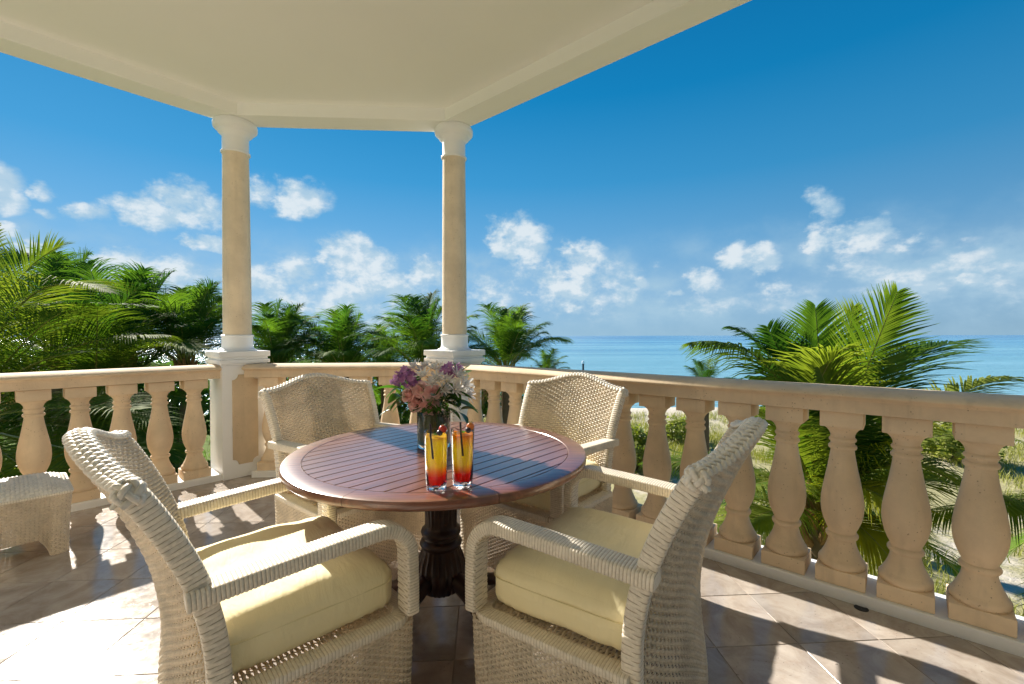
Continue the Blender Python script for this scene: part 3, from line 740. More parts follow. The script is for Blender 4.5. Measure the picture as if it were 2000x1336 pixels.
def copy_tree(o, parent=None):
    c = o.copy(); COL.objects.link(c)
    if parent is not None: c.parent = parent
    for ch in list(o.children): copy_tree(ch, c)
    return c
GC = 'wicker armchairs around the table'
ch0 = make_chair('wicker armchair with sunlit cushion, its plaited back turned to the footstool', GC)
poses = [(-.62, 1.388, -51.2, None), (.375, 1.400, 52.2, 'wicker armchair standing nearest the long balustrade, back to the view'),
         (-.694, 2.453, -132.2, 'wicker armchair across the table in front of the panelled column pedestal'),
         (.286, 2.349, 136.4, 'wicker armchair across the table between the bouquet and the long balustrade')]
chairs = []
for i, (x, y, a, lb) in enumerate(poses):
    c_ = ch0 if i == 0 else copy_tree(ch0)
    c_.location = (x, y, 0.001); c_.rotation_euler = (0, 0, R(a))
    if lb: c_['label'] = lb
    chairs.append(c_)
# ------------------------------------------------------------------ cushions
def make_cushion():
    n = 26; bm = bmesh.new(); bmesh.ops.create_cube(bm, size=2)
    bmesh.ops.subdivide_edges(bm, edges=bm.edges, cuts=n, use_grid_fill=True)
    a, b_, c_, r_ = .268, .232, .068, .038
    def mp_(p):
        x, y, z = p
        q = np.array([x * a, y * b_, z * c_]); inner = np.array([a - r_, b_ - r_, c_ - r_])
        cl = np.clip(q, -inner, inner); d = q - cl; nr = np.linalg.norm(d)
        if nr > 1e-6: q = cl + d / nr * min(nr, r_) if nr > r_ else cl + d
        bx, by = x, y
        q[2] += (1 if z > 0 else .25) * .026 * (1 - bx ** 4) * (1 - by ** 4) * (z if z > 0 else 0)
        q[0] += np.sign(x) * .010 * (1 - abs(z)) * (1 - by ** 4) * (abs(x) ** 6); q[1] += np.sign(y) * .010 * (1 - abs(z)) * (1 - bx ** 4) * (abs(y) ** 6)
        return q
    from mathutils import noise as N_
    for v in bm.verts:
        p = v.co.copy(); q = mp_(p); ed = max(abs(p.x), abs(p.y))
        w_ = N_.noise(Vector((q[0] * 9, q[1] * 9, q[2] * 5))) * .007 + N_.noise(Vector((q[0] * 26, q[1] * 26, q[2] * 14))) * .0012
        # gathers radiating from the corners
        cor = max(0, abs(p.x) + abs(p.y) - 1.35) / .65
        ang = math.atan2(q[1] - np.sign(p.y) * b_ * .55, q[0] - np.sign(p.x) * a * .55)
        w_ += cor * .0050 * math.sin(ang * 26) * (1 if abs(p.z) > .2 else .6)
        nn = Vector((q[0] / a ** 2, q[1] / b_ ** 2, q[2] / c_ ** 2)).normalized()
        v.co = Vector(q) + nn * w_
    for f in bm.faces: f.smooth = True
    me = bpy.data.meshes.new('cushion'); bm.to_mesh(me); bm.free()
    me.materials.append(M['cushion_cloth'])
    loops = []
    for zz in (.022,):
        P = []
        ex = .16
        for k in range(96):
            th = 2 * math.pi * k / 96; cx_ = math.copysign(abs(math.cos(th)) ** .25, math.cos(th)); cy_ = math.copysign(abs(math.sin(th)) ** .25, math.sin(th))
            m_ = max(abs(cx_), abs(cy_)); q = mp_((cx_ / m_, cy_ / m_, zz / c_)); P.append((q[0] * 1.004, q[1] * 1.005, q[2]))
        P.append(P[0]); mb = MB(); mb.tube(P, .0017, 6, cap=False); loops.append(mb.mesh('piping', True))
    return me, loops
cme, cl_ = make_cushion()
clabels = ['pale yellow seat cushion half in sunlight on the chair whose back faces the footstool', 'pale yellow seat cushion in shade on the chair nearest the long balustrade',
           'pale yellow seat cushion half hidden by the table, on the chair before the panelled pedestal', 'pale yellow seat cushion under the table edge, on the chair behind the bouquet side']
c0 = None
for i, (x, y, a, lb) in enumerate(poses):
    if c0 is None:
        c0 = obj('seat_cushion', cme, None); [obj('piping', l_, 'cushion_piping', c0) for l_ in cl_]; c_ = c0
    else: c_ = copy_tree(c0)
    f = .012; an = R(a)
    c_.location = (x - math.sin(an) * f, y + math.cos(an) * f, .393 + .069 + .001); c_.rotation_euler = (0, 0, an)
    c_['label'] = clabels[i]; c_['category'] = 'cushion'; c_['group'] = 'chair cushions'

# ------------------------------------------------------------------ footstool / wicker side table at far left
st = empty('wicker_footstool', 'low wicker footstool with crowned top standing by the balustrade at the picture edge', 'footstool', (-2.748, 2.548, 0), R(45)); st.scale = (1, 1, 1.06)
def bowt(z): return 1 + .05 * (z / .34) ** 1.5
hx, hy = .375, .235
def rr_path(hx, hy, rc, n=10):
    pts = []
    for (sx, sy, a0) in ((1, 1, 0), (-1, 1, 90), (-1, -1, 180), (1, -1, 270)):
        for a in np.linspace(a0, a0 + 90, n): pts.append((sx * (hx - rc) + rc * math.cos(R(a)), sy * (hy - rc) + rc * math.sin(R(a)), 0))
    pts.append(pts[0]); return np.array(pts, float)
pp, sl = resample(rr_path(hx, hy, .035), .004); tl = np.linspace(0, 1, len(pp))
def S_st(u, v):
    x = np.interp(u, tl, pp[:, 0]); y = np.interp(u, tl, pp[:, 1])
    ux = np.abs(x) / hx; uy = np.abs(y) / hy
    lng = np.where(np.abs(y) > hy * .93, 1, 0)
    d = np.where(lng > 0, (hx - np.abs(x)), (hy - np.abs(y)))
    zb = .095 * np.clip((d - .075) / .045, 0, 1) ** .6
    z = zb + (.318 - zb) * v; s_ = 1 + .045 * (z / .318) ** 1.6
    return np.stack([x * s_, y * s_, z], -1)
obj('side_weave', mesh_np('side_weave', *weave(S_st, int(sl[-1] / .0165), 30, .0035, .95, .7, flip=1, spu=3)), 'wicker', st, kind='stuff')
def S_top(u, v):
    x = (2 * u - 1) * (hx * 1.05); y = (2 * v - 1) * (hy * 1.05)
    z = .318 + .052 * (1 - np.abs(2 * v - 1) ** 3.2) ** .8 * (1 - np.abs(2 * u - 1) ** 9)
    return np.stack([x, y, z], -1)
Vt = weave(S_top, 46, 26, .0035, .95, .9, 1, 3)
obj('top_weave', mesh_np('top_weave', *Vt), 'wicker_braid', st, kind='stuff')
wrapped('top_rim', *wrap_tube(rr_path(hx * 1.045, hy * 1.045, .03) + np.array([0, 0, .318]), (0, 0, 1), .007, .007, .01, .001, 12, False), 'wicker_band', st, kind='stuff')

# ------------------------------------------------------------------ table
TC = Vector((-.18, 1.885, 0)); TR, TZ = .600, .73
tb = empty('round_table', 'round mahogany slatted table with dark fluted pedestal', 'table', TC, 0)
RI = .528
nseg = 8
for k in range(nseg):
    a0, a1 = 2 * math.pi * k / nseg + R(22) + .0012, 2 * math.pi * (k + 1) / nseg + R(22) - .0012
    prof = [(RI, -.034), (RI, -.002), (RI + .002, 0), (TR - .010, 0), (TR - .003, -.003), (TR, -.010), (TR, -.024), (TR - .004, -.031), (TR - .012, -.034)]
    n = 16; V = []; Fs = []; m_ = len(prof)
    for i in range(n + 1):
        a = a0 + (a1 - a0) * i / n
        for r_, z_ in prof: V.append((r_ * math.cos(a), r_ * math.sin(a), TZ + z_))
    for i in range(n):
        for j in range(m_): Fs.append((i * m_ + j, i * m_ + (j + 1) % m_, (i + 1) * m_ + (j + 1) % m_, (i + 1) * m_ + j))
    Fs += [tuple(range(m_)), tuple(reversed(range(n * m_, (n + 1) * m_)))]
    mb = MB(); mb.add(V, Fs); obj('rim_segment', mb.mesh('rim_segment', True), 'mahogany', tb)
pit_, gp = .0571, .0042
off0 = .0095
for k in range(-10, 11):
    y0, y1 = k * pit_ + gp / 2 + off0, (k + 1) * pit_ - gp / 2 + off0
    if y1 <= -RI or y0 >= RI: continue
    y0, y1 = max(y0, -RI + .004), min(y1, RI - .004)
    if y1 - y0 < .006: continue
    rr_ = RI - .0012
    top = [(math.sqrt(max(0, rr_ ** 2 - y ** 2)), y) for y in np.linspace(y0, y1, 7)]
    poly = top + [(-x, y) for x, y in reversed(top)]
    mb = MB(); mb.prism(poly, TZ - .026, TZ - .0004); o = obj('slat', mb.mesh('slat', bevel=.0012, ang=60, seg=1), 'mahogany', tb); o.rotation_euler = (0, 0, R(45))
mb = MB()
for a in (0, 90): mb.box((0, 0, TZ - .045), (.50, .035, .0185), R(a))
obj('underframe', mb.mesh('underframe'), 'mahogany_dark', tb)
# fluted pedestal
prof = [(.095, .692), (.094, .68), (.086, .62), (.076, .56), (.069, .50), (.066, .45), (.066, .415), (.071, .405), (.080, .398), (.083, .388), (.080, .378), (.072, .372), (.072, .360), (.084, .350), (.088, .340), (.084, .330), (.078, .322), (.084, .305), (.097, .27), (.104, .23), (.101, .19), (.088, .155), (.070, .14)]
n = 96; V = []; Fs = []
for j, (r_, z_) in enumerate(prof):
    fl = 1 if (z_ > .42 or z_ < .31) else 0
    for i in range(n):
        a = 2 * math.pi * i / n; q = r_ * (1 - fl * .055 * (abs(math.sin(a * 12))) ** .8 * (0 if fl == 0 else 1)) if True else r_
        V.append((q * math.cos(a), q * math.sin(a), z_))
for j in range(len(prof) - 1):
    for i in range(n): Fs.append((j * n + i, j * n + (i + 1) % n, (j + 1) * n + (i + 1) % n, (j + 1) * n + i))
Fs += [tuple(range(n)), tuple(reversed(range((len(prof) - 1) * n, len(prof) * n)))]
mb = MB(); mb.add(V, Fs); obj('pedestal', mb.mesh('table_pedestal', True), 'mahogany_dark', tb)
for k in range(4):
    pts = [(.05, 0, .21), (.10, 0, .20), (.16, 0, .165), (.22, 0, .11), (.28, 0, .060), (.33, 0, .036), (.37, 0, .028)]
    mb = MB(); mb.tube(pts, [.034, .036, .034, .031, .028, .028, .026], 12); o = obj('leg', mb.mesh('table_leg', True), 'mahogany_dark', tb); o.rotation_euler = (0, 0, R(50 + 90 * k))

# ------------------------------------------------------------------ drinks
def tumbler(label, loc, dk, rz, berry):
    root = empty('cocktail_glass', label, 'cocktail', loc, rz, 'iced cocktails')
    n = 40
    # clear tumbler, thick faceted foot
    out = [(.0295, .000), (.0315, .003), (.0320, .012), (.0325, .024), (.0345, .10), (.0368, .176), (.0366, .1775), (.0355, .1775)]
    inn = [(.0352, .176), (.0330, .10), (.0312, .020), (.0285, .0145), (.0, .0135)]
    mb = MB(); V = []; Fs = []; prof = [(0.0, .0015), (.020, .0015)] + out + inn
    for (r_, z_) in prof:
        for i in range(n):
            a = 2 * math.pi * i / n; q = r_
            if .0015 < z_ < .020 and r_ > .02: q = r_ * (1 - .07 * abs(math.sin(a * 5)) * (1 if z_ < .015 else .5))
            V.append((q * math.cos(a), q * math.sin(a), z_ + (.003 * math.sin(a * 7) if abs(z_ - .0135) < .0012 else 0)))
    for j in range(len(prof) - 1):
        for i in range(n): Fs.append((j * n + i, j * n + (i + 1) % n, (j + 1) * n + (i + 1) % n, (j + 1) * n + i))
    mb.add(V, Fs); me = mb.mesh('tumbler', True); obj('tumbler', me, 'clear_glass', root)
    mb = MB(); mb.lathe([(.002, .0162), (.0280, .0165), (.0302, .021), (.0321, .10), (.0340, .160), (.0338, .1615), (.002, .1615)], n); o = obj('drink', mb.mesh('drink', True), dk, root); 
    tilt = -.10
    mb = MB(); mb.tube([(-.006, -.0315, .10), (-.012, -.0330, .165), (-.014, -.032, .205)], .0030, 10); obj('straw', mb.mesh('straw', True), 'straw_black', root)
    def ball(c, r_, m_, nm):
        mb = MB(); pr = [(max(.0004, r_ * math.sin(math.pi * i / 10)), -r_ * math.cos(math.pi * i / 10)) for i in range(11)]; mb.lathe(pr, 16, c); obj(nm, mb.mesh(nm, True), m_, root)
    ball((.013, -.022, .176), .0095, 'berry_black', 'blackberry'); ball((.022, -.015, .186), .0125, berry, 'strawberry')
    mb = MB()
    for k in range(7):
        a = k * .9; c = Vector((.022, -.015, .195)); d = Vector((math.cos(a), math.sin(a), .5)).normalized() * .016; s_ = Vector((-math.sin(a), math.cos(a), 0)) * .003
        mb.add([c - s_, c + s_, c + d], [(0, 1, 2)])
    for k in range(5):
        a = 2 + k * .8; c = Vector((.002, -.008, .163)); d = Vector((math.cos(a) * .02, math.sin(a) * .02, .012)); s_ = Vector((-math.sin(a), math.cos(a), .2)) * .006
        mb.add([c, c + d * .5 + s_, c + d, c + d * .5 - s_], [(0, 1, 2, 3)])
    obj('mint_sprig', mb.mesh('mint'), 'bouquet_leaf', root)
    mb = MB()
    for k in range(3):
        mb.box((.010 - .012 * k, .012 - .006 * k, .155), (.008, .008, .009), k * .7)
    obj('ice_cube', mb.mesh('ice', bevel=.002), 'clear_glass', root)
    return root
tumbler('iced cocktail, all yellow above red syrup, standing on the footstool side of its twin', (-.147, 1.392, TZ), 'drink_yellow', R(0), 'berry_red')
tumbler('iced cocktail with amber top over yellow and red, on the balustrade side of its twin', (-.067, 1.420, TZ), 'drink_amber', R(15), 'berry_orange')

# ------------------------------------------------------------------ vase and bouquet
VC = Vector((-.213, 1.93, TZ))
vs_ = empty('glass_vase', 'clear cylinder vase lined with dark green leaf', 'vase', VC)
mb = MB(); n = 48
mb.lathe([(.001, .0), (.068, .0), (.0705, .003), (.0705, .150), (.0695, .1515), (.0675, .150), (.0675, .016), (.001, .014)], n, cap=False); obj('vase_wall', mb.mesh('vase_wall', True), 'vase_glass', vs_)
mb = MB(); mb.lathe([(.001, .0165), (.0655, .0165), (.0665, .02), (.0668, .140), (.060, .143), (.001, .143)], n, cap=False); o = obj('leaf_lining', mb.mesh('leaf_lining', True), 'vase_leaf', vs_)
def at(px, py, Y):  # point at camera-frame depth Y along the photographed direction
    u, v = (px - 1000) / F, (668 - py) / F
    cr, sr = math.cos(ROLL), math.sin(ROLL); u, v = cr * u - sr * v, sr * u + cr * v
    d = Vector((u, math.cos(PITCH) + v * math.sin(PITCH), -math.sin(PITCH) + v * math.cos(PITCH)))
    d = d * (Y / d.y); c, s = math.cos(YAW), math.sin(YAW)
    return Vector((c * d.x + s * d.y, -s * d.x + c * d.y, d.z + CAM_H))
bq = empty('flower_bouquet', 'bouquet of pink roses with white and purple flowers and dark leaves in the glass vase', 'bouquet', VC + Vector((0, 0, .12)))
BO = VC + Vector((0, 0, .12)); core = BO + Vector((.01, 0, .09))
def orient(me, p, d, s=1.0, spin=0):
    q = Vector(d).normalized().to_track_quat('Z', 'Y'); return Matrix.Translation(p - BO) @ q.to_matrix().to_4x4() @ Matrix.Rotation(spin, 4, 'Z') @ Matrix.Scale(s, 4)
def petal_patch(mb, L, W, cup, curl, base_r, ang, z0, lean, nu=5, nv=4):
    V = []; Fs = []
    for i in range(nv + 1):
        t_ = i / nv; wd = W * (math.sin(math.pi * min(1, .18 + t_ * .70)) ** .7)
        for j in range(nu + 1):
            s_ = (j / nu * 2 - 1); r_ = base_r + L * t_ * math.sin(lean) + cup * t_ * (1 - t_) + curl * t_ ** 3
            a = max(-1.3, min(1.3, s_ * wd / max(.003, r_)))
            r_ = base_r + L * t_ * math.sin(lean) + cup * t_ * (1 - t_) + curl * t_ ** 3
            z = z0 + L * t_ * math.cos(lean) - .2 * W * s_ * s_ * t_
            V.append((r_ * math.cos(a + ang), r_ * math.sin(a + ang), z))
    for i in range(nv):
        for j in range(nu): Fs.append((i * (nu + 1) + j, i * (nu + 1) + j + 1, (i + 1) * (nu + 1) + j + 1, (i + 1) * (nu + 1) + j))
    mb.add(V, Fs)
mb = MB(); k = 0
for (r0, L, W, lean, curl, cnt) in ((.002, .028, .008, .04, .001, 3), (.005, .029, .012, .06, .002, 4), (.009, .028, .016, .12, .004, 4), (.013, .027, .020, .22, .007, 5), (.016, .025, .024, .42, .010, 5), (.017, .022, .026, .8, .010, 6)):
    for c_ in range(cnt):
        petal_patch(mb, L, W, .006, curl, r0, 2 * math.pi * c_ / cnt + k * 1.1, -.012 - r0 * .35, lean); k += 1
rose_me = mb.mesh('rose', True); rose_me.materials.append(M['rose_pink'])
for (x, y, dY, s_) in ((813, 786, -.066, 1.12), (821, 759, -.060, .92), (846, 765, -.072, 1.02), (840, 798, -.074, 1.14), (796, 770, -.05, .95)):
    p = at(x, y, 1.93 + dY); o = obj('rose', rose_me, None, bq); o.matrix_local = orient(None, p, (p - core) + Vector((.02, -.075, .03)), s_, random.random() * 6)
# white lilies: long narrow petals
mb = MB()
for c_ in range(14):
    a = 2 * math.pi * c_ / 14; L = .038 + .006 * random.random(); ln = .75 if c_ % 2 else 1.05
    petal_patch(mb, L, .0055, .004, .004, .003, a, 0, ln, 2, 5)
for c_ in range(8): petal_patch(mb, .026, .004, .003, .0, .002, c_ * .8, 0, .3, 2, 4)
daisy = mb.mesh('white_flower', True); daisy.materials.append(M['petal_white'])
for (x, y, dY, s_) in ((810, 718, .0, 1.0), (832, 716, .01, .9), (850, 722, -.01, 1.05), (828, 735, -.05, .9), (855, 742, -.05, 1.0), (893, 735, -.03, 1.1), (905, 752, -.03, 1.15), (888, 762, -.055, 1.0), (872, 745, -.05, .9), (912, 770, -.02, 1.0), (880, 724, .01, .9), (845, 750, -.06, .8), (868, 762, -.06, .75), (823, 724, .03, .9), (899, 764, -.01, 1.0), (862, 728, .03, .9)):
    p = at(x, y, 1.93 + dY); o = obj('white_flower', daisy, None, bq); o.matrix_local = orient(None, p, (p - core) + Vector((0, -.03, .02)), s_, random.random() * 6)
mb = MB()
for k in range(9):
    a0 = k * 2.4; zc = .004 + .006 * k
    for c_ in range(7): 
        mb2 = MB(); petal_patch(mb2, .013, .0055, .002, .004, .002, c_ * .9, 0, .9, 2, 3)
        dd_ = Vector((math.cos(a0), math.sin(a0), .5)); Mx = Matrix.Translation(Vector((math.cos(a0) * .010, math.sin(a0) * .010, zc))) @ dd_.to_track_quat('Z', 'Y').to_matrix().to_4x4()
        mb.add([Mx @ Vector(v) for v in mb2.V], mb2.F)
stock = mb.mesh('purple_flower', True); stock.materials.append(M['petal_purple'])
for (x, y, dY, s_) in ((782, 740, -.02, 1.0), (798, 732, -.02, 1.1), (808, 744, -.03, 1.1), (772, 747, -.01, .8), (802, 754, -.03, .9), (871, 727, -.02, 1.15), (881, 732, -.02, .8), (895, 722, .0, .9)):
    p = at(x, y, 1.93 + dY); dr_ = (p - core).normalized(); o = obj('purple_flower', stock, None, bq); o.matrix_local = orient(None, p - dr_ * .03, dr_ + Vector((0, 0, .1)), s_, random.random() * 6)
# filler of tiny cream blossoms
mb = MB()
for k in range(420):
    d = Vector((random.gauss(0, 1), random.gauss(0, 1), random.gauss(.25, .9))).normalized(); 
    if d.z < -.55: continue
    p = Vector((.012, 0, .085)) + Vector((d.x * .095, d.y * .075, d.z * .075)) * random.uniform(.72, 1.0)
    if k < 190: p = Vector((.058, -.05, .045)) + Vector((random.gauss(0, .022), random.gauss(0, .018), random.gauss(0, .026)))
    r_ = random.uniform(.0022, .0042)
    for q in range(4):
        a = random.random() * 6; t1 = Vector((math.cos(a), math.sin(a), random.uniform(-.5, .5))) * r_; t2 = Vector((-math.sin(a), math.cos(a), random.uniform(-.5, .5))) * r_
        mb.add([p - t1, p - t2, p + t1, p + t2], [(0, 1, 2, 3)])
obj('small_blossoms', mb.mesh('small_blossoms'), 'petal_cream', bq, kind='stuff')
def leaf_mesh(L, W, droop, n=7):
    mb = MB(); V = []; Fs = []
    for i in range(n + 1):
        t_ = i / n; wd = W * math.sin(math.pi * (t_ * .94 + .03)) ** .8; z = -droop * L * t_ * t_ ; x = L * t_ * (1 - .15 * droop * t_)
        V += [(x, -wd, z + wd * .35), (x, 0, z), (x, wd, z + wd * .35)]
    for i in range(n):
        for j in range(2): Fs.append((i * 3 + j, i * 3 + j + 1, i * 3 + 3 + j + 1, i * 3 + 3 + j))
    mb.add(V, Fs); me = mb.mesh('leaf', True); me.materials.append(M['bouquet_leaf']); return me
lm = [leaf_mesh(.085, .021, .25), leaf_mesh(.075, .017, .5), leaf_mesh(.06, .014, .1), leaf_mesh(.05, .008, .1)]
def put_leaf(p, tip, me_i, roll=0):
    d = (tip - p); L0 = (.085, .075, .06, .05)[me_i]; s_ = d.length / L0; d.normalize()
    y = Vector((0, 0, 1)).cross(d)
    if y.length < .05: y = Vector((0, 1, 0))
    y.normalize(); z = d.cross(y); m_ = Matrix((d, y, z)).transposed().to_4x4()
    o = obj('leaf', lm[me_i], None, bq); o.matrix_local = Matrix.Translation(p - BO) @ m_ @ Matrix.Rotation(roll, 4, 'X') @ Matrix.Scale(s_, 4)
for (x0, y0, x1, y1, d0, d1, mi) in ((790, 762, 737, 746, -.02, -.03, 0), (780, 772, 765, 770, 0, -.08, 1), (900, 800, 936, 792, -.03, -.06, 0), (895, 805, 918, 820, -.03, -.09, 0), (870, 795, 905, 812, -.05, -.08, 0), (880, 785, 935, 780, -.04, -.05, 1),
    (800, 795, 772, 812, -.03, -.07, 1), (805, 800, 790, 820, -.04, -.09, 0), (795, 785, 762, 790, -.02, -.05, 1), (780, 755, 752, 775, 0, .02, 2), (905, 750, 930, 755, 0, .02, 2), (890, 715, 888, 708, 0, .03, 2), (898, 728, 917, 712, 0, 0, 2), (898, 735, 921, 722, 0, 0, 2), (889, 722, 886, 705, 0, 0, 2), (900, 740, 918, 732, 0, 0, 3),
    (850, 790, 868, 820, -.05, -.09, 1), (865, 785, 880, 815, -.05, -.08, 0), (845, 795, 850, 812, -.07, -.08, 2), (785, 775, 760, 800, .02, .02, 2), (870, 745, 905, 775, .0, -.06, 1), (880, 770, 925, 768, -.03, -.04, 0), (820, 735, 815, 742, -.05, -.09, 2), (795, 760, 785, 775, -.03, -.06, 0), (760, 800, 738, 812, .0, .0, 3), (765, 790, 748, 806, .0, .0, 3), (778, 780, 758, 798, .0, -.02, 3), (800, 726, 782, 716, .0, .0, 3)):
    put_leaf(at(x0, y0, 1.93 + d0), at(x1, y1, 1.93 + d1), mi, random.uniform(-.5, .5))
for k in range(46):
    a = random.random() * 6.28; e = random.uniform(-.5, .9); p = core + Vector((math.cos(a) * .04, math.sin(a) * .04, e * .02 - .02)); q = core + Vector((math.cos(a) * math.cos(e) * .115, math.sin(a) * math.cos(e) * .10, math.sin(e) * .095 - .01))
    put_leaf(p, q, random.choice((0, 1, 2)), random.uniform(-.8, .8))
mb = MB()
for k in range(16):
    a = random.random() * 6.28; mb.tube([(0.02 * math.cos(a), .02 * math.sin(a), -.02), (.012 * math.cos(a + 1), .012 * math.sin(a + 1), .03), (.05 * math.cos(a), .05 * math.sin(a), .09)], .0022, 5)
obj('stems', mb.mesh('stems', True), 'bouquet_leaf', bq)

# ------------------------------------------------------------------ ground, beach, sea
GZ = -3.4
def ground_h(x, y):
    from mathutils import noise as N_
    h = .35 * N_.noise(Vector((x * .09, y * .09, 0))) + .12 * N_.noise(Vector((x * .4, y * .4, 3)))
    d = max(0, y - 5)
    fall = 0 if y < 27 else -min(2.2, (y - 27) * .16)
    return GZ + h * min(1, d / 4) * (1 if y < 30 else .4) + fall
xs = np.r_[-9000, -3000, -800, -300, -120, np.linspace(-60, 60, 101), 120, 300, 800, 3000, 9000]; ysg = np.r_[-9000, -500, -60, np.linspace(-20, 64, 85), 90, 200, 9000]
V = []
for y in ysg:
    for x in xs:
        V.append((x, y, ground_h(x, y) if y <= 64 and abs(x) <= 60 else (GZ if y < 27 else GZ - 2.2 - (0 if y < 70 else 6))))
nx = len(xs); Fg = [(j * nx + i, j * nx + i + 1, (j + 1) * nx + i + 1, (j + 1) * nx + i) for j in range(len(ysg) - 1) for i in range(nx - 1)]
obj('ground', mesh_np('ground', V, Fg), 'sand', None, kind='structure')
SZ = GZ - .75
V = []; xs2 = np.r_[-16000, -6000, -2500, np.linspace(-800, 800, 21), 2500, 6000, 16000]; y2 = np.r_[29, 60, 100, 200, 400, 900, 2000, 5000, 12000, 20000]
for y in y2:
    for x in xs2: V.append((x, y, SZ))
nx = len(xs2); Fg = [(j * nx + i, j * nx + i + 1, (j + 1) * nx + i + 1, (j + 1) * nx + i) for j in range(len(y2) - 1) for i in range(nx - 1)]
obj('sea', mesh_np('sea', V, Fg), 'sea', None, kind='structure')
# tufted dune grass
def blades(name, n, region, hmin, hmax, m, wid=.012, clump=True):
    V = np.zeros((n, 5, 3)); cl = None
    k = 0
    from mathutils import noise as N_
    pts = []
    while len(pts) < n:
        x, y = random.uniform(region[0], region[1]), region[2] + (region[3] - region[2]) * random.random() ** 1.5
        if clump and N_.noise(Vector((x * .35, y * .35, 5))) < random.uniform(-.25, .25): continue
        for q in range(5): pts.append((x + random.gauss(0, .12), y + random.gauss(0, .12)))
    pts = pts[:n]
    for k, (x, y) in enumerate(pts):
        z = ground_h(x, y) - .01; h_ = random.uniform(hmin, hmax); a = random.random() * 6.28; ln = random.uniform(.1, .7) * h_
        dx, dy = math.cos(a) * ln, math.sin(a) * ln; b = random.random() * 6.28; wx, wy = math.cos(b) * wid, math.sin(b) * wid
        V[k] = [(x - wx, y - wy, z), (x + wx, y + wy, z), (x + dx * .35 + wx * .8, y + dy * .35 + wy * .8, z + h_ * .6), (x + dx * .35 - wx * .8, y + dy * .35 - wy * .8, z + h_ * .6), (x + dx, y + dy, z + h_)]
    b0 = np.arange(n)[:, None] * 5
    Fq = np.concatenate([b0 + np.array([[0, 1, 2, 3]]), b0 + np.array([[3, 2, 4, 4]])])
    me = bpy.data.meshes.new(name); me.from_pydata(V.reshape(-1, 3).tolist(), [], [tuple(f) if f[3] != f[2] else tuple(f[:3]) for f in Fq.tolist()]); me.update()
    return obj(name, me, m, None, kind='stuff')
blades('dune_grass', 60000, (-1, 28, 4.6, 25), .15, .42, 'grass_blade', .010)
blades('lawn_grass', 24000, (-26, -1, 4.5, 26), .06, .20, 'lawn_blade', .014, False)

# ------------------------------------------------------------------ shrubs
def leaf_cloud(n, r, size, hole=.35):
    V = []; Fs = []
    from mathutils import noise as N_
    c_ = 0
    while c_ < n:
        d = Vector((random.gauss(0, 1), random.gauss(0, 1), random.gauss(0, 1))).normalized()
        if d.z < -.45: continue
        lump = 1 + .28 * N_.noise(d * 2.2)
        q = Vector((d.x * r[0], d.y * r[1], d.z * r[2])) * lump * random.uniform(.55, 1.02)
        if N_.noise(q * 3.1) < -.12: continue
        a = Vector((random.gauss(0, 1), random.gauss(0, 1), random.gauss(0, .6))).normalized(); b = a.cross(d + Vector((random.gauss(0, .5), random.gauss(0, .5), .4))).normalized()
        s_ = size * random.uniform(.7, 1.3); k = len(V)
        V += [q, q + a * s_ * .5 + b * s_ * .38, q + a * s_, q + a * s_ * .5 - b * s_ * .38]; Fs.append((k, k + 1, k + 2, k + 3)); c_ += 1
    me = bpy.data.meshes.new('foliage'); me.from_pydata([tuple(v) for v in V], [], Fs); me.update(); me.materials.append(M['shrub_leaf']); return me
bush_me = [leaf_cloud(2600, (1.0, .9, .8), .13), leaf_cloud(2600, (1.1, .8, .6), .12)]
mb = MB(); 
for k in range(7):
    a = k * .9; mb.tube([(0, 0, -.75), (.15 * math.cos(a), .15 * math.sin(a), -.4), (.5 * math.cos(a), .5 * math.sin(a), .1)], [.05, .035, .015], 6)
stem_me = mb.mesh('branches', True); stem_me.materials.append(M['palm_bark'])
SH = [(4.9, 14.5, 1.1, 'yellow-green dune shrub in the gap just past the far chair'),
      (8.3, 19, 1.0, 'small dune shrub on pale sand behind the middle of the long balustrade'),
      (17.5, 15.5, 1.2, 'dune shrub farthest along the beach, seen past the last baluster of the long balustrade'),
      (-11, 14, 1.6, 'shrub growing under the dense palms, in line with the gap beside the panelled pedestal'),
      (-7.0, 17, 1.3, 'shrub at the foot of the palm row over the short balustrade'),
      (-15.5, 12, 1.8, 'broad shrub low among the palms behind the balustrade and the footstool')]
for i, (x, y, s_, lb_) in enumerate(SH):
    e_ = empty('dune_shrub', lb_, 'shrub', (x, y, ground_h(x, y) + .5 * s_), random.random() * 6, 'dune shrubs beyond the balustrades')
    e_.scale = (s_, s_, s_)
    obj('foliage', bush_me[i % 2], None, e_); obj('branches', stem_me, None, e_)
# tall dark sea grape thicket behind the palms
big_me = [leaf_cloud(3800, (1.0, .8, 1.0), .085) for q in range(2)]
for me_ in big_me: me_.materials.clear(); me_.materials.append(M['palm_leaf_dark'])
for i in range(17):
    x = -31 + 2.0 * i + random.uniform(-.4, .4); y = 18.5 + random.uniform(-1.2, 1.5) + max(0, i - 10) * .3; sc_ = random.uniform(2.0, 2.5) if i < 13 else random.uniform(1.5, 1.9)
    e_ = empty('sea_grape', 'tall dark green sea grape growing behind the palms', 'shrub', (x, y, ground_h(x, y) + 1.0 * sc_ - .2), random.random() * 6, 'sea grapes behind the palms')
    e_.scale = (sc_, sc_, sc_); obj('foliage', big_me[i % 2], None, e_); obj('branches', stem_me, None, e_)

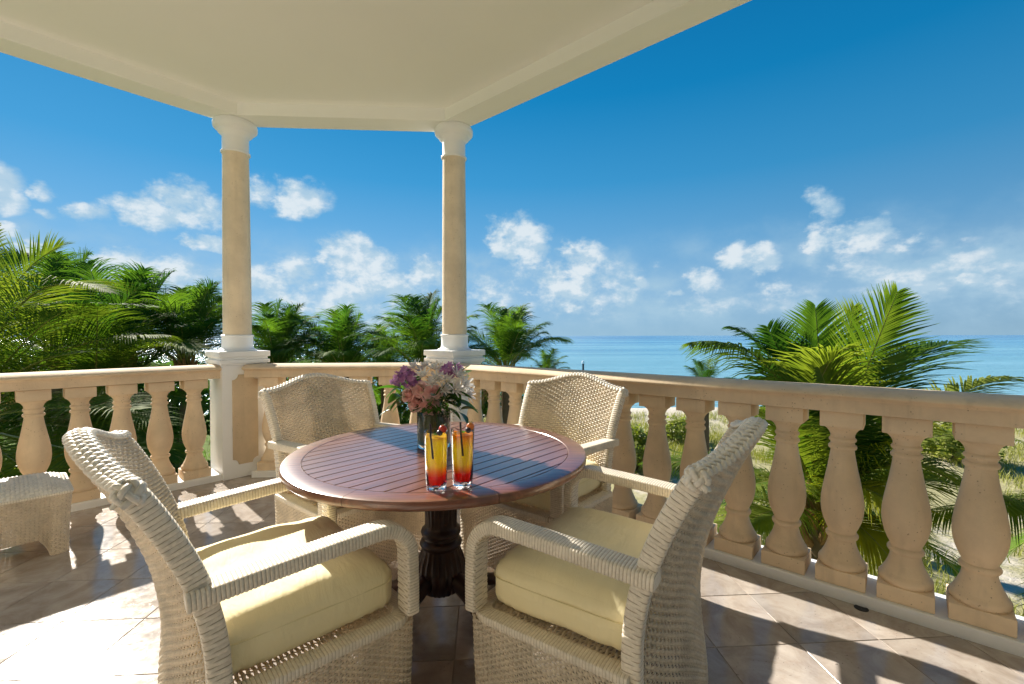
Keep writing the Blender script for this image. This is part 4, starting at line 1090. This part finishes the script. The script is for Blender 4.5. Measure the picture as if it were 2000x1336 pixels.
# ------------------------------------------------------------------ coconut palms
def frond_mesh(P0, P1, P2, nl=58, LL=.62, wid=.0105, droop=.5, start=.16, up=None, lift=.35, seed=0, segs=3, rach=.017, sweep=.55, ragged=.15):
    r = random.Random(seed); P0, P1, P2 = Vector(P0), Vector(P1), Vector(P2)
    def C(t): return P0 * (1 - t) ** 2 + P1 * 2 * t * (1 - t) + P2 * t * t
    def D(t): return ((P1 - P0) * 2 * (1 - t) + (P2 - P1) * 2 * t).normalized()
    V = []; Fs = []
    for i in range(nl):
        t = start + (1 - start) * (i / (nl - 1)) ** .95; p = C(t); T_ = D(t)
        U = Vector(up) if up else Vector((0, 0, 1))
        S_ = T_.cross(U)
        if S_.length < .12: S_ = T_.cross(Vector((P2 - P0).normalized() + Vector((.3, .2, .1))))
        S_.normalize(); N_ = S_.cross(T_).normalized()
        ll = LL * (math.sin(math.pi * min(1, (t - start) / (1 - start) * .80 + .17)) ** .75) * r.uniform(1 - ragged, 1 + ragged * .5)
        fw = sweep + .75 * t ** 2
        for sd_ in (-1, 1):
            if r.random() < .02: continue
            d = (S_ * sd_ + T_ * fw + N_ * (lift + r.uniform(-.12, .12))).normalized()
            q = p.copy(); k = len(V); wv = (T_ - d * T_.dot(d)).normalized()
            for s_ in range(segs + 1):
                f = s_ / segs; w_ = wid * (1 - f ** 2.2) * (.75 + .5 * min(1, f * 4)) if s_ < segs else .0008
                V += [q - wv * w_, q + wv * w_]
                if s_ < segs:
                    d = (d + Vector((0, 0, -1)) * droop * (f + .25) * r.uniform(.6, 1.3) / segs * 1.6).normalized()
                    q = q + d * ll / segs
                    wv = (T_ - d * T_.dot(d)).normalized()
            for s_ in range(segs): Fs.append((k + 2 * s_, k + 2 * s_ + 1, k + 2 * s_ + 3, k + 2 * s_ + 2))
    nleaf = len(Fs)
    mb = MB(); mb.V = V; mb.F = Fs
    n_ = 12; pts = [C(i / n_) for i in range(n_ + 1)]; mb.tube(pts, [rach * (1 - .85 * i / n_) for i in range(n_ + 1)], 5, cap=False)
    me = bpy.data.meshes.new('frond'); me.from_pydata([tuple(v) for v in mb.V], [], mb.F); me.update()
    mi = np.zeros(len(mb.F), np.int32); mi[nleaf:] = 1; me.polygons.foreach_set('material_index', mi)
    return me
def frond_obj(me, parent, leafm='palm_leaf', rm='rachis'):
    if len(me.materials) == 0: me.materials.append(M[leafm]); me.materials.append(M[rm])
    return obj('frond', me, None, parent)
def trunk_part(root, h, r0, r1, lean=(0, 0), n=10):
    mb = MB(); V = []; Fs = []; m_ = 26; K = 12
    for j in range(m_ + 1):
        t = j / m_; r_ = (r0 + (r1 - r0) * t) * (1 + .07 * (j % 2)) ; z = -h * (1 - t); x = -lean[0] * (1 - t) ** 1.6; y = -lean[1] * (1 - t) ** 1.6
        for i in range(K): V.append((x + r_ * math.cos(6.2832 * i / K), y + r_ * math.sin(6.2832 * i / K), z))
    for j in range(m_):
        for i in range(K): Fs.append((j * K + i, j * K + (i + 1) % K, (j + 1) * K + (i + 1) % K, (j + 1) * K + i))
    mb.add(V, Fs); obj('trunk', mb.mesh('trunk', True), 'palm_bark', root)
    mb = MB()
    for k in range(16):
        a = k * 2.4; z0 = -.45 + .03 * k; mb.tube([(r1 * .7 * math.cos(a), r1 * .7 * math.sin(a), z0), (r1 * 1.7 * math.cos(a), r1 * 1.7 * math.sin(a), z0 + .18), (r1 * 2.3 * math.cos(a), r1 * 2.3 * math.sin(a), z0 + .42)], [.055, .045, .028], 6)
    obj('leaf_boot', mb.mesh('leaf_boot', True), 'boot_fibre', root, kind='stuff')
# generic frond set for the farther crowns (origin at the heart, pointing along +x)
def gen(el, L, seed, **kw):
    c_, s_ = math.cos(R(el)), math.sin(R(el)); P1 = Vector((c_ * L * .55, 0, s_ * L * .62)); sag = .25 + .35 * c_
    P2 = Vector((c_ * L * .98, 0, s_ * L * .85 - sag * L * .62 * c_ - .05 * L)); return frond_mesh((0, 0, 0), P1, P2, seed=seed, **kw)
far_set = {}
for el in (78, 62, 45, 25, 5, -20):
    far_set[el] = [gen(el, 3.1, el * 7 + q, nl=52, LL=.88, wid=.0105, droop=1.15, segs=4, rach=.020, sweep=.8, ragged=.35) for q in range(2)]
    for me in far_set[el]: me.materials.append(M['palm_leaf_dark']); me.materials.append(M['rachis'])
dead_me = [gen(0, 2.6, 900 + q, nl=40, LL=.6, wid=.011, droop=1.3, segs=3, rach=.02, ragged=.5) for q in range(2)]
for me in dead_me: me.materials.append(M['palm_leaf_dead']); me.materials.append(M['palm_leaf_dead'])
def far_palm(label, px, py, Y, s_=1.0, wind=(.0, 0), n=36, group='coconut palms beyond the deck', hh=None):
    p = at(px, py, Y); g_ = ground_h(p.x, p.y)
    e_ = empty('coconut_palm', label, 'palm tree', p, 0, group)
    trunk_part(e_, (p.z - g_ + .1), .16, .11)
    for k in range(n):
        el = [78, 78, 62, 78, 62, 45, 62, 45, 62, 25, 45, 5, 25][k % 13]; me = far_set[el][k % 2]
        o = obj('frond', me, None, e_); o.rotation_euler = (random.gauss(0, .12) + wind[0], random.gauss(0, .1) + wind[1], k * 2.39996 + random.uniform(-.2, .2)); o.scale = (s_ * random.uniform(.85, 1.1),) * 3
        if k % 13 == 12: o.data = dead_me[k % 2]; o.rotation_euler[1] += .5
        # random roll about own axis via euler x keeps leaflets uneven
    return e_
far_palm('palm crown immediately beside the panelled porch column, first of the row over the short balustrade', 540, 735, 12.5, .84)
far_palm('palm crown with a bright tip midway between the two porch columns', 672, 740, 12.5, .80)
far_palm('tallest palm crown partly behind the porch column that rises over the bouquet', 826, 735, 12.0, .88)
far_palm('palm crown with drooping tips standing beside the open sea', 988, 732, 12.5, .80)
far_palm('low olive palm crown squeezed between the taller crowns over the short balustrade', 752, 735, 13.5, .6, n=26)
far_palm('palm crown next to the sunlit balustrade end, showing its yellow-green tip', 362, 720, 11.5, .9)
far_palm('upright palm crown farther back among the dense palms behind the footstool', 245, 715, 12, 1.08)
far_palm('shaded palm crown deep behind the dense palms at the picture edge', 110, 700, 13, 1.25)
far_palm('small palm top showing one frond above the handrail beside the post in the sea', 1068, 742, 13, .36, n=16)
far_palm('small pale palm tip just above the long handrail in front of the sea', 1375, 765, 12, .36, n=16)
# near palm behind the long balustrade
YS = 1.0; H = at(1603, 1010, 4.9)
np_ = empty('coconut_palm', 'large coconut palm fanning its bright fronds above and behind the long balustrade', 'palm tree', H, 0, 'coconut palms beyond the deck')
trunk_part(np_, H.z - ground_h(H.x, H.y) + .1, .19, .14, (.2, .1))
def nf(ctl, tip, Y1, Y2, seed, base=(0, 0, 0), **kw):
    lm_ = kw.pop('leafm', 'palm_leaf'); rm_ = kw.pop('rm', 'rachis')
    me = frond_mesh(Vector(base), at(*ctl, Y1 * YS) - H, at(*tip, Y2 * YS) - H, seed=seed, **kw); me.materials.append(M[lm_]); me.materials.append(M[rm_]); obj('frond', me, None, np_)
up_c = (0, -1, .15)   # leaflets spread across the view for the fronds that stand upright
nf((1655, 800), (1752, 572), 4.7, 4.6, 1, up=(.1, -1, .2), nl=94, LL=0.79, droop=0.28, lift=.1)
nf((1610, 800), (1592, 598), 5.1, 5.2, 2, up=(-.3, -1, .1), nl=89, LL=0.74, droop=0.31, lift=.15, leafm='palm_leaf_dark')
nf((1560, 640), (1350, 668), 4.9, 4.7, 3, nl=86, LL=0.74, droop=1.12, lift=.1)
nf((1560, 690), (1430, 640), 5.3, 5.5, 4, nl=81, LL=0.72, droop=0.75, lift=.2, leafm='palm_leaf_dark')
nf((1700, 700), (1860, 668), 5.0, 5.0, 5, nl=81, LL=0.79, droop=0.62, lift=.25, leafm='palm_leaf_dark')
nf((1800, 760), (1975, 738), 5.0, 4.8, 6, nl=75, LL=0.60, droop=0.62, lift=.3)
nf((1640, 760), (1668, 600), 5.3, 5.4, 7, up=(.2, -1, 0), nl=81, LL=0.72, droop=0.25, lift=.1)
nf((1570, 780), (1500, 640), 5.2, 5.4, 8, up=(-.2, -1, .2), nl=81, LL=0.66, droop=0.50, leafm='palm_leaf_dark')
nf((1680, 850), (1905, 790), 4.6, 4.2, 9, nl=81, LL=0.74, droop=0.88, leafm='palm_leaf_yellow', rm='rachis_yellow')
nf((1760, 880), (1985, 985), 4.8, 4.6, 10, nl=81, LL=0.79, droop=1.00)
nf((1500, 880), (1262, 905), 4.9, 4.9, 11, nl=81, LL=0.72, droop=1.00)
nf((1540, 960), (1400, 1050), 4.7, 4.5, 12, nl=75, LL=0.72, droop=0.88)
nf((1660, 980), (1760, 1120), 4.5, 4.1, 13, nl=75, LL=0.72, droop=0.88, leafm='palm_leaf_yellow')
nf((1560, 840), (1480, 800), 4.4, 4.0, 14, nl=81, LL=0.66, droop=0.75)
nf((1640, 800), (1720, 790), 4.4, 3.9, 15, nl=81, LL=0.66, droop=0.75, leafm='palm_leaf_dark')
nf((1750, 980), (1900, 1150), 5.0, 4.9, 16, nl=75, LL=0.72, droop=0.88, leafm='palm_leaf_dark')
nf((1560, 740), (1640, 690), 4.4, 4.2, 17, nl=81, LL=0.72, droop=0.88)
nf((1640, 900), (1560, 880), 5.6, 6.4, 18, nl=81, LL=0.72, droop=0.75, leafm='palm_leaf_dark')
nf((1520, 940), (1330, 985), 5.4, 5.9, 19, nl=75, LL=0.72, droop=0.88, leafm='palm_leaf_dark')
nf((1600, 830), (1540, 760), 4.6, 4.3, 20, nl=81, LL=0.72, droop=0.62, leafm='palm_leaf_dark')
nf((1720, 830), (1890, 960), 4.5, 4.2, 22, nl=78, LL=.75, droop=.8); nf((1660, 880), (1800, 1040), 4.3, 3.9, 23, nl=74, LL=.7, droop=.8, leafm='palm_leaf_yellow'); nf((1760, 800), (1985, 860), 5.1, 5.3, 24, nl=74, LL=.7, droop=.9); nf((1560, 900), (1440, 960), 4.4, 4.0, 25, nl=74, LL=.6, droop=.8)
nf((1660, 860), (1600, 720), 4.5, 4.3, 21, up=(0, -1, .3), nl=81, LL=0.66, droop=0.50)
# second palm farther right, one frond reaches in behind the last balusters
H = at(2160, 960, 4.4)
np_ = empty('coconut_palm', 'palm at the picture edge whose frond crosses behind the last balusters', 'palm tree', H, 0, 'coconut palms beyond the deck')
trunk_part(np_, H.z - ground_h(H.x, H.y) + .1, .19, .14)
nf((2060, 960), (1770, 1010), 4.5, 4.6, 31, nl=66, LL=.62, droop=.95, lift=0); nf((2300, 900), (2500, 1000), 4.4, 4.0, 32, nl=50); nf((2200, 800), (2300, 700), 4.8, 5.2, 33, nl=50); nf((2160, 1080), (2100, 1300), 4.2, 3.9, 34, nl=50)
nf((2150, 900), (2260, 840), 5.2, 6, 35, nl=50); nf((2100, 1000), (1900, 1120), 4.8, 5.2, 36, nl=56, droop=.8, leafm='palm_leaf_dark')
# big near palm at far left
YS = 1.65; H = at(-70, 830, 4.9 * YS)
np_ = empty('coconut_palm', 'big near coconut palm filling the picture edge behind the footstool', 'palm tree', H, 0, 'coconut palms beyond the deck')
trunk_part(np_, H.z - ground_h(H.x, H.y) + .1, .24, .19)
L_ = dict(nl=80, LL=1.2, wid=.0115, rach=.026)
nf((20, 480), (215, 570), 4.8, 4.6, 41, droop=.55, lift=.2, **L_); nf((-20, 540), (120, 480), 4.9, 5.2, 42, droop=.4, **L_)
nf((-40, 560), (-10, 440), 4.6, 4.4, 43, up=(0, -1, .2), droop=.2, **L_); nf((90, 640), (330, 655), 4.8, 4.7, 44, droop=.75, lift=.1, **L_)
nf((60, 600), (300, 600), 5.2, 5.6, 45, droop=.6, leafm='palm_leaf_dark', **L_); nf((20, 700), (150, 690), 4.4, 3.9, 46, droop=.5, **L_)
nf((60, 800), (250, 870), 4.9, 4.9, 47, droop=.6, **L_); nf((0, 880), (140, 980), 4.6, 4.2, 48, droop=.6, **L_); nf((60, 780), (270, 800), 3.9, 3.4, 58, droop=.5, **L_); nf((60, 860), (230, 900), 3.8, 3.2, 59, droop=.5, **L_); nf((80, 760), (330, 830), 4.1, 3.8, 60, droop=.6, **L_)
nf((40, 760), (200, 780), 4.5, 4.0, 49, droop=.5, leafm='palm_leaf_yellow', **L_); nf((-60, 660), (-30, 560), 4.2, 3.8, 50, up=(.2, -1, .2), droop=.3, **L_)
nf((90, 720), (360, 740), 5.3, 5.8, 51, droop=.6, leafm='palm_leaf_dark', **L_); nf((20, 940), (120, 1080), 4.9, 4.8, 52, droop=.6, **L_)
nf((-30, 520), (60, 500), 5.3, 5.8, 53, droop=.4, leafm='palm_leaf_dark', **L_); nf((40, 850), (180, 930), 5.3, 5.7, 54, droop=.6, **L_)
nf((-80, 700), (-130, 600), 4.9, 4.9, 55, droop=.5, **L_); nf((-150, 800), (-300, 850), 4.9, 4.9, 56, droop=.5, **L_); nf((30, 660), (120, 610), 4.4, 4.2, 57, droop=.45, **L_)
# mid palm between, behind the left balustrade
YS = 1.45; H = at(185, 800, 6.6 * YS)
np_ = empty('coconut_palm', 'palm whose long arched frond droops over the handrail behind the footstool', 'palm tree', H, 0, 'coconut palms beyond the deck')
trunk_part(np_, H.z - ground_h(H.x, H.y) + .1, .19, .14)
for q, (c1, t1, y1, y2, dk) in enumerate((((260, 620), (420, 700), 6.4, 6.2, 0), ((200, 620), (270, 560), 6.6, 6.8, 1), ((120, 640), (60, 600), 6.6, 6.4, 1), ((240, 640), (330, 620), 6.9, 7.3, 0), ((300, 740), (420, 800), 6.4, 6.2, 0), ((260, 800), (330, 900), 6.2, 5.8, 1), ((110, 760), (30, 830), 6.4, 6.2, 1), ((190, 680), (190, 600), 6.0, 5.4, 0), ((180, 780), (160, 900), 6.0, 5.4, 0), ((280, 700), (400, 650), 7.0, 7.6, 1), ((320, 850), (390, 930), 6.9, 7.1, 0))):
    nf(c1, t1, y1, y2, 60 + q, nl=84, LL=1.05, wid=.014, rach=.026, droop=.7, leafm='palm_leaf_dark' if dk else 'palm_leaf')
# marker post in the sea
p = at(1139, 705, 55)
e_ = empty('marker_post', 'lone dark post with a white cap standing in the sea', 'post', (p.x, p.y, SZ))
hh = p.z - SZ
mb = MB(); mb.lathe([(.13, -.5), (.12, hh - .32)], 12); obj('post', mb.mesh('post', True), 'post_dark', e_)
mb = MB(); mb.lathe([(.17, hh - .32), (.18, hh - .1), (.12, hh), (.02, hh + .03)], 12); obj('cap', mb.mesh('cap', True), 'white_paint', e_)
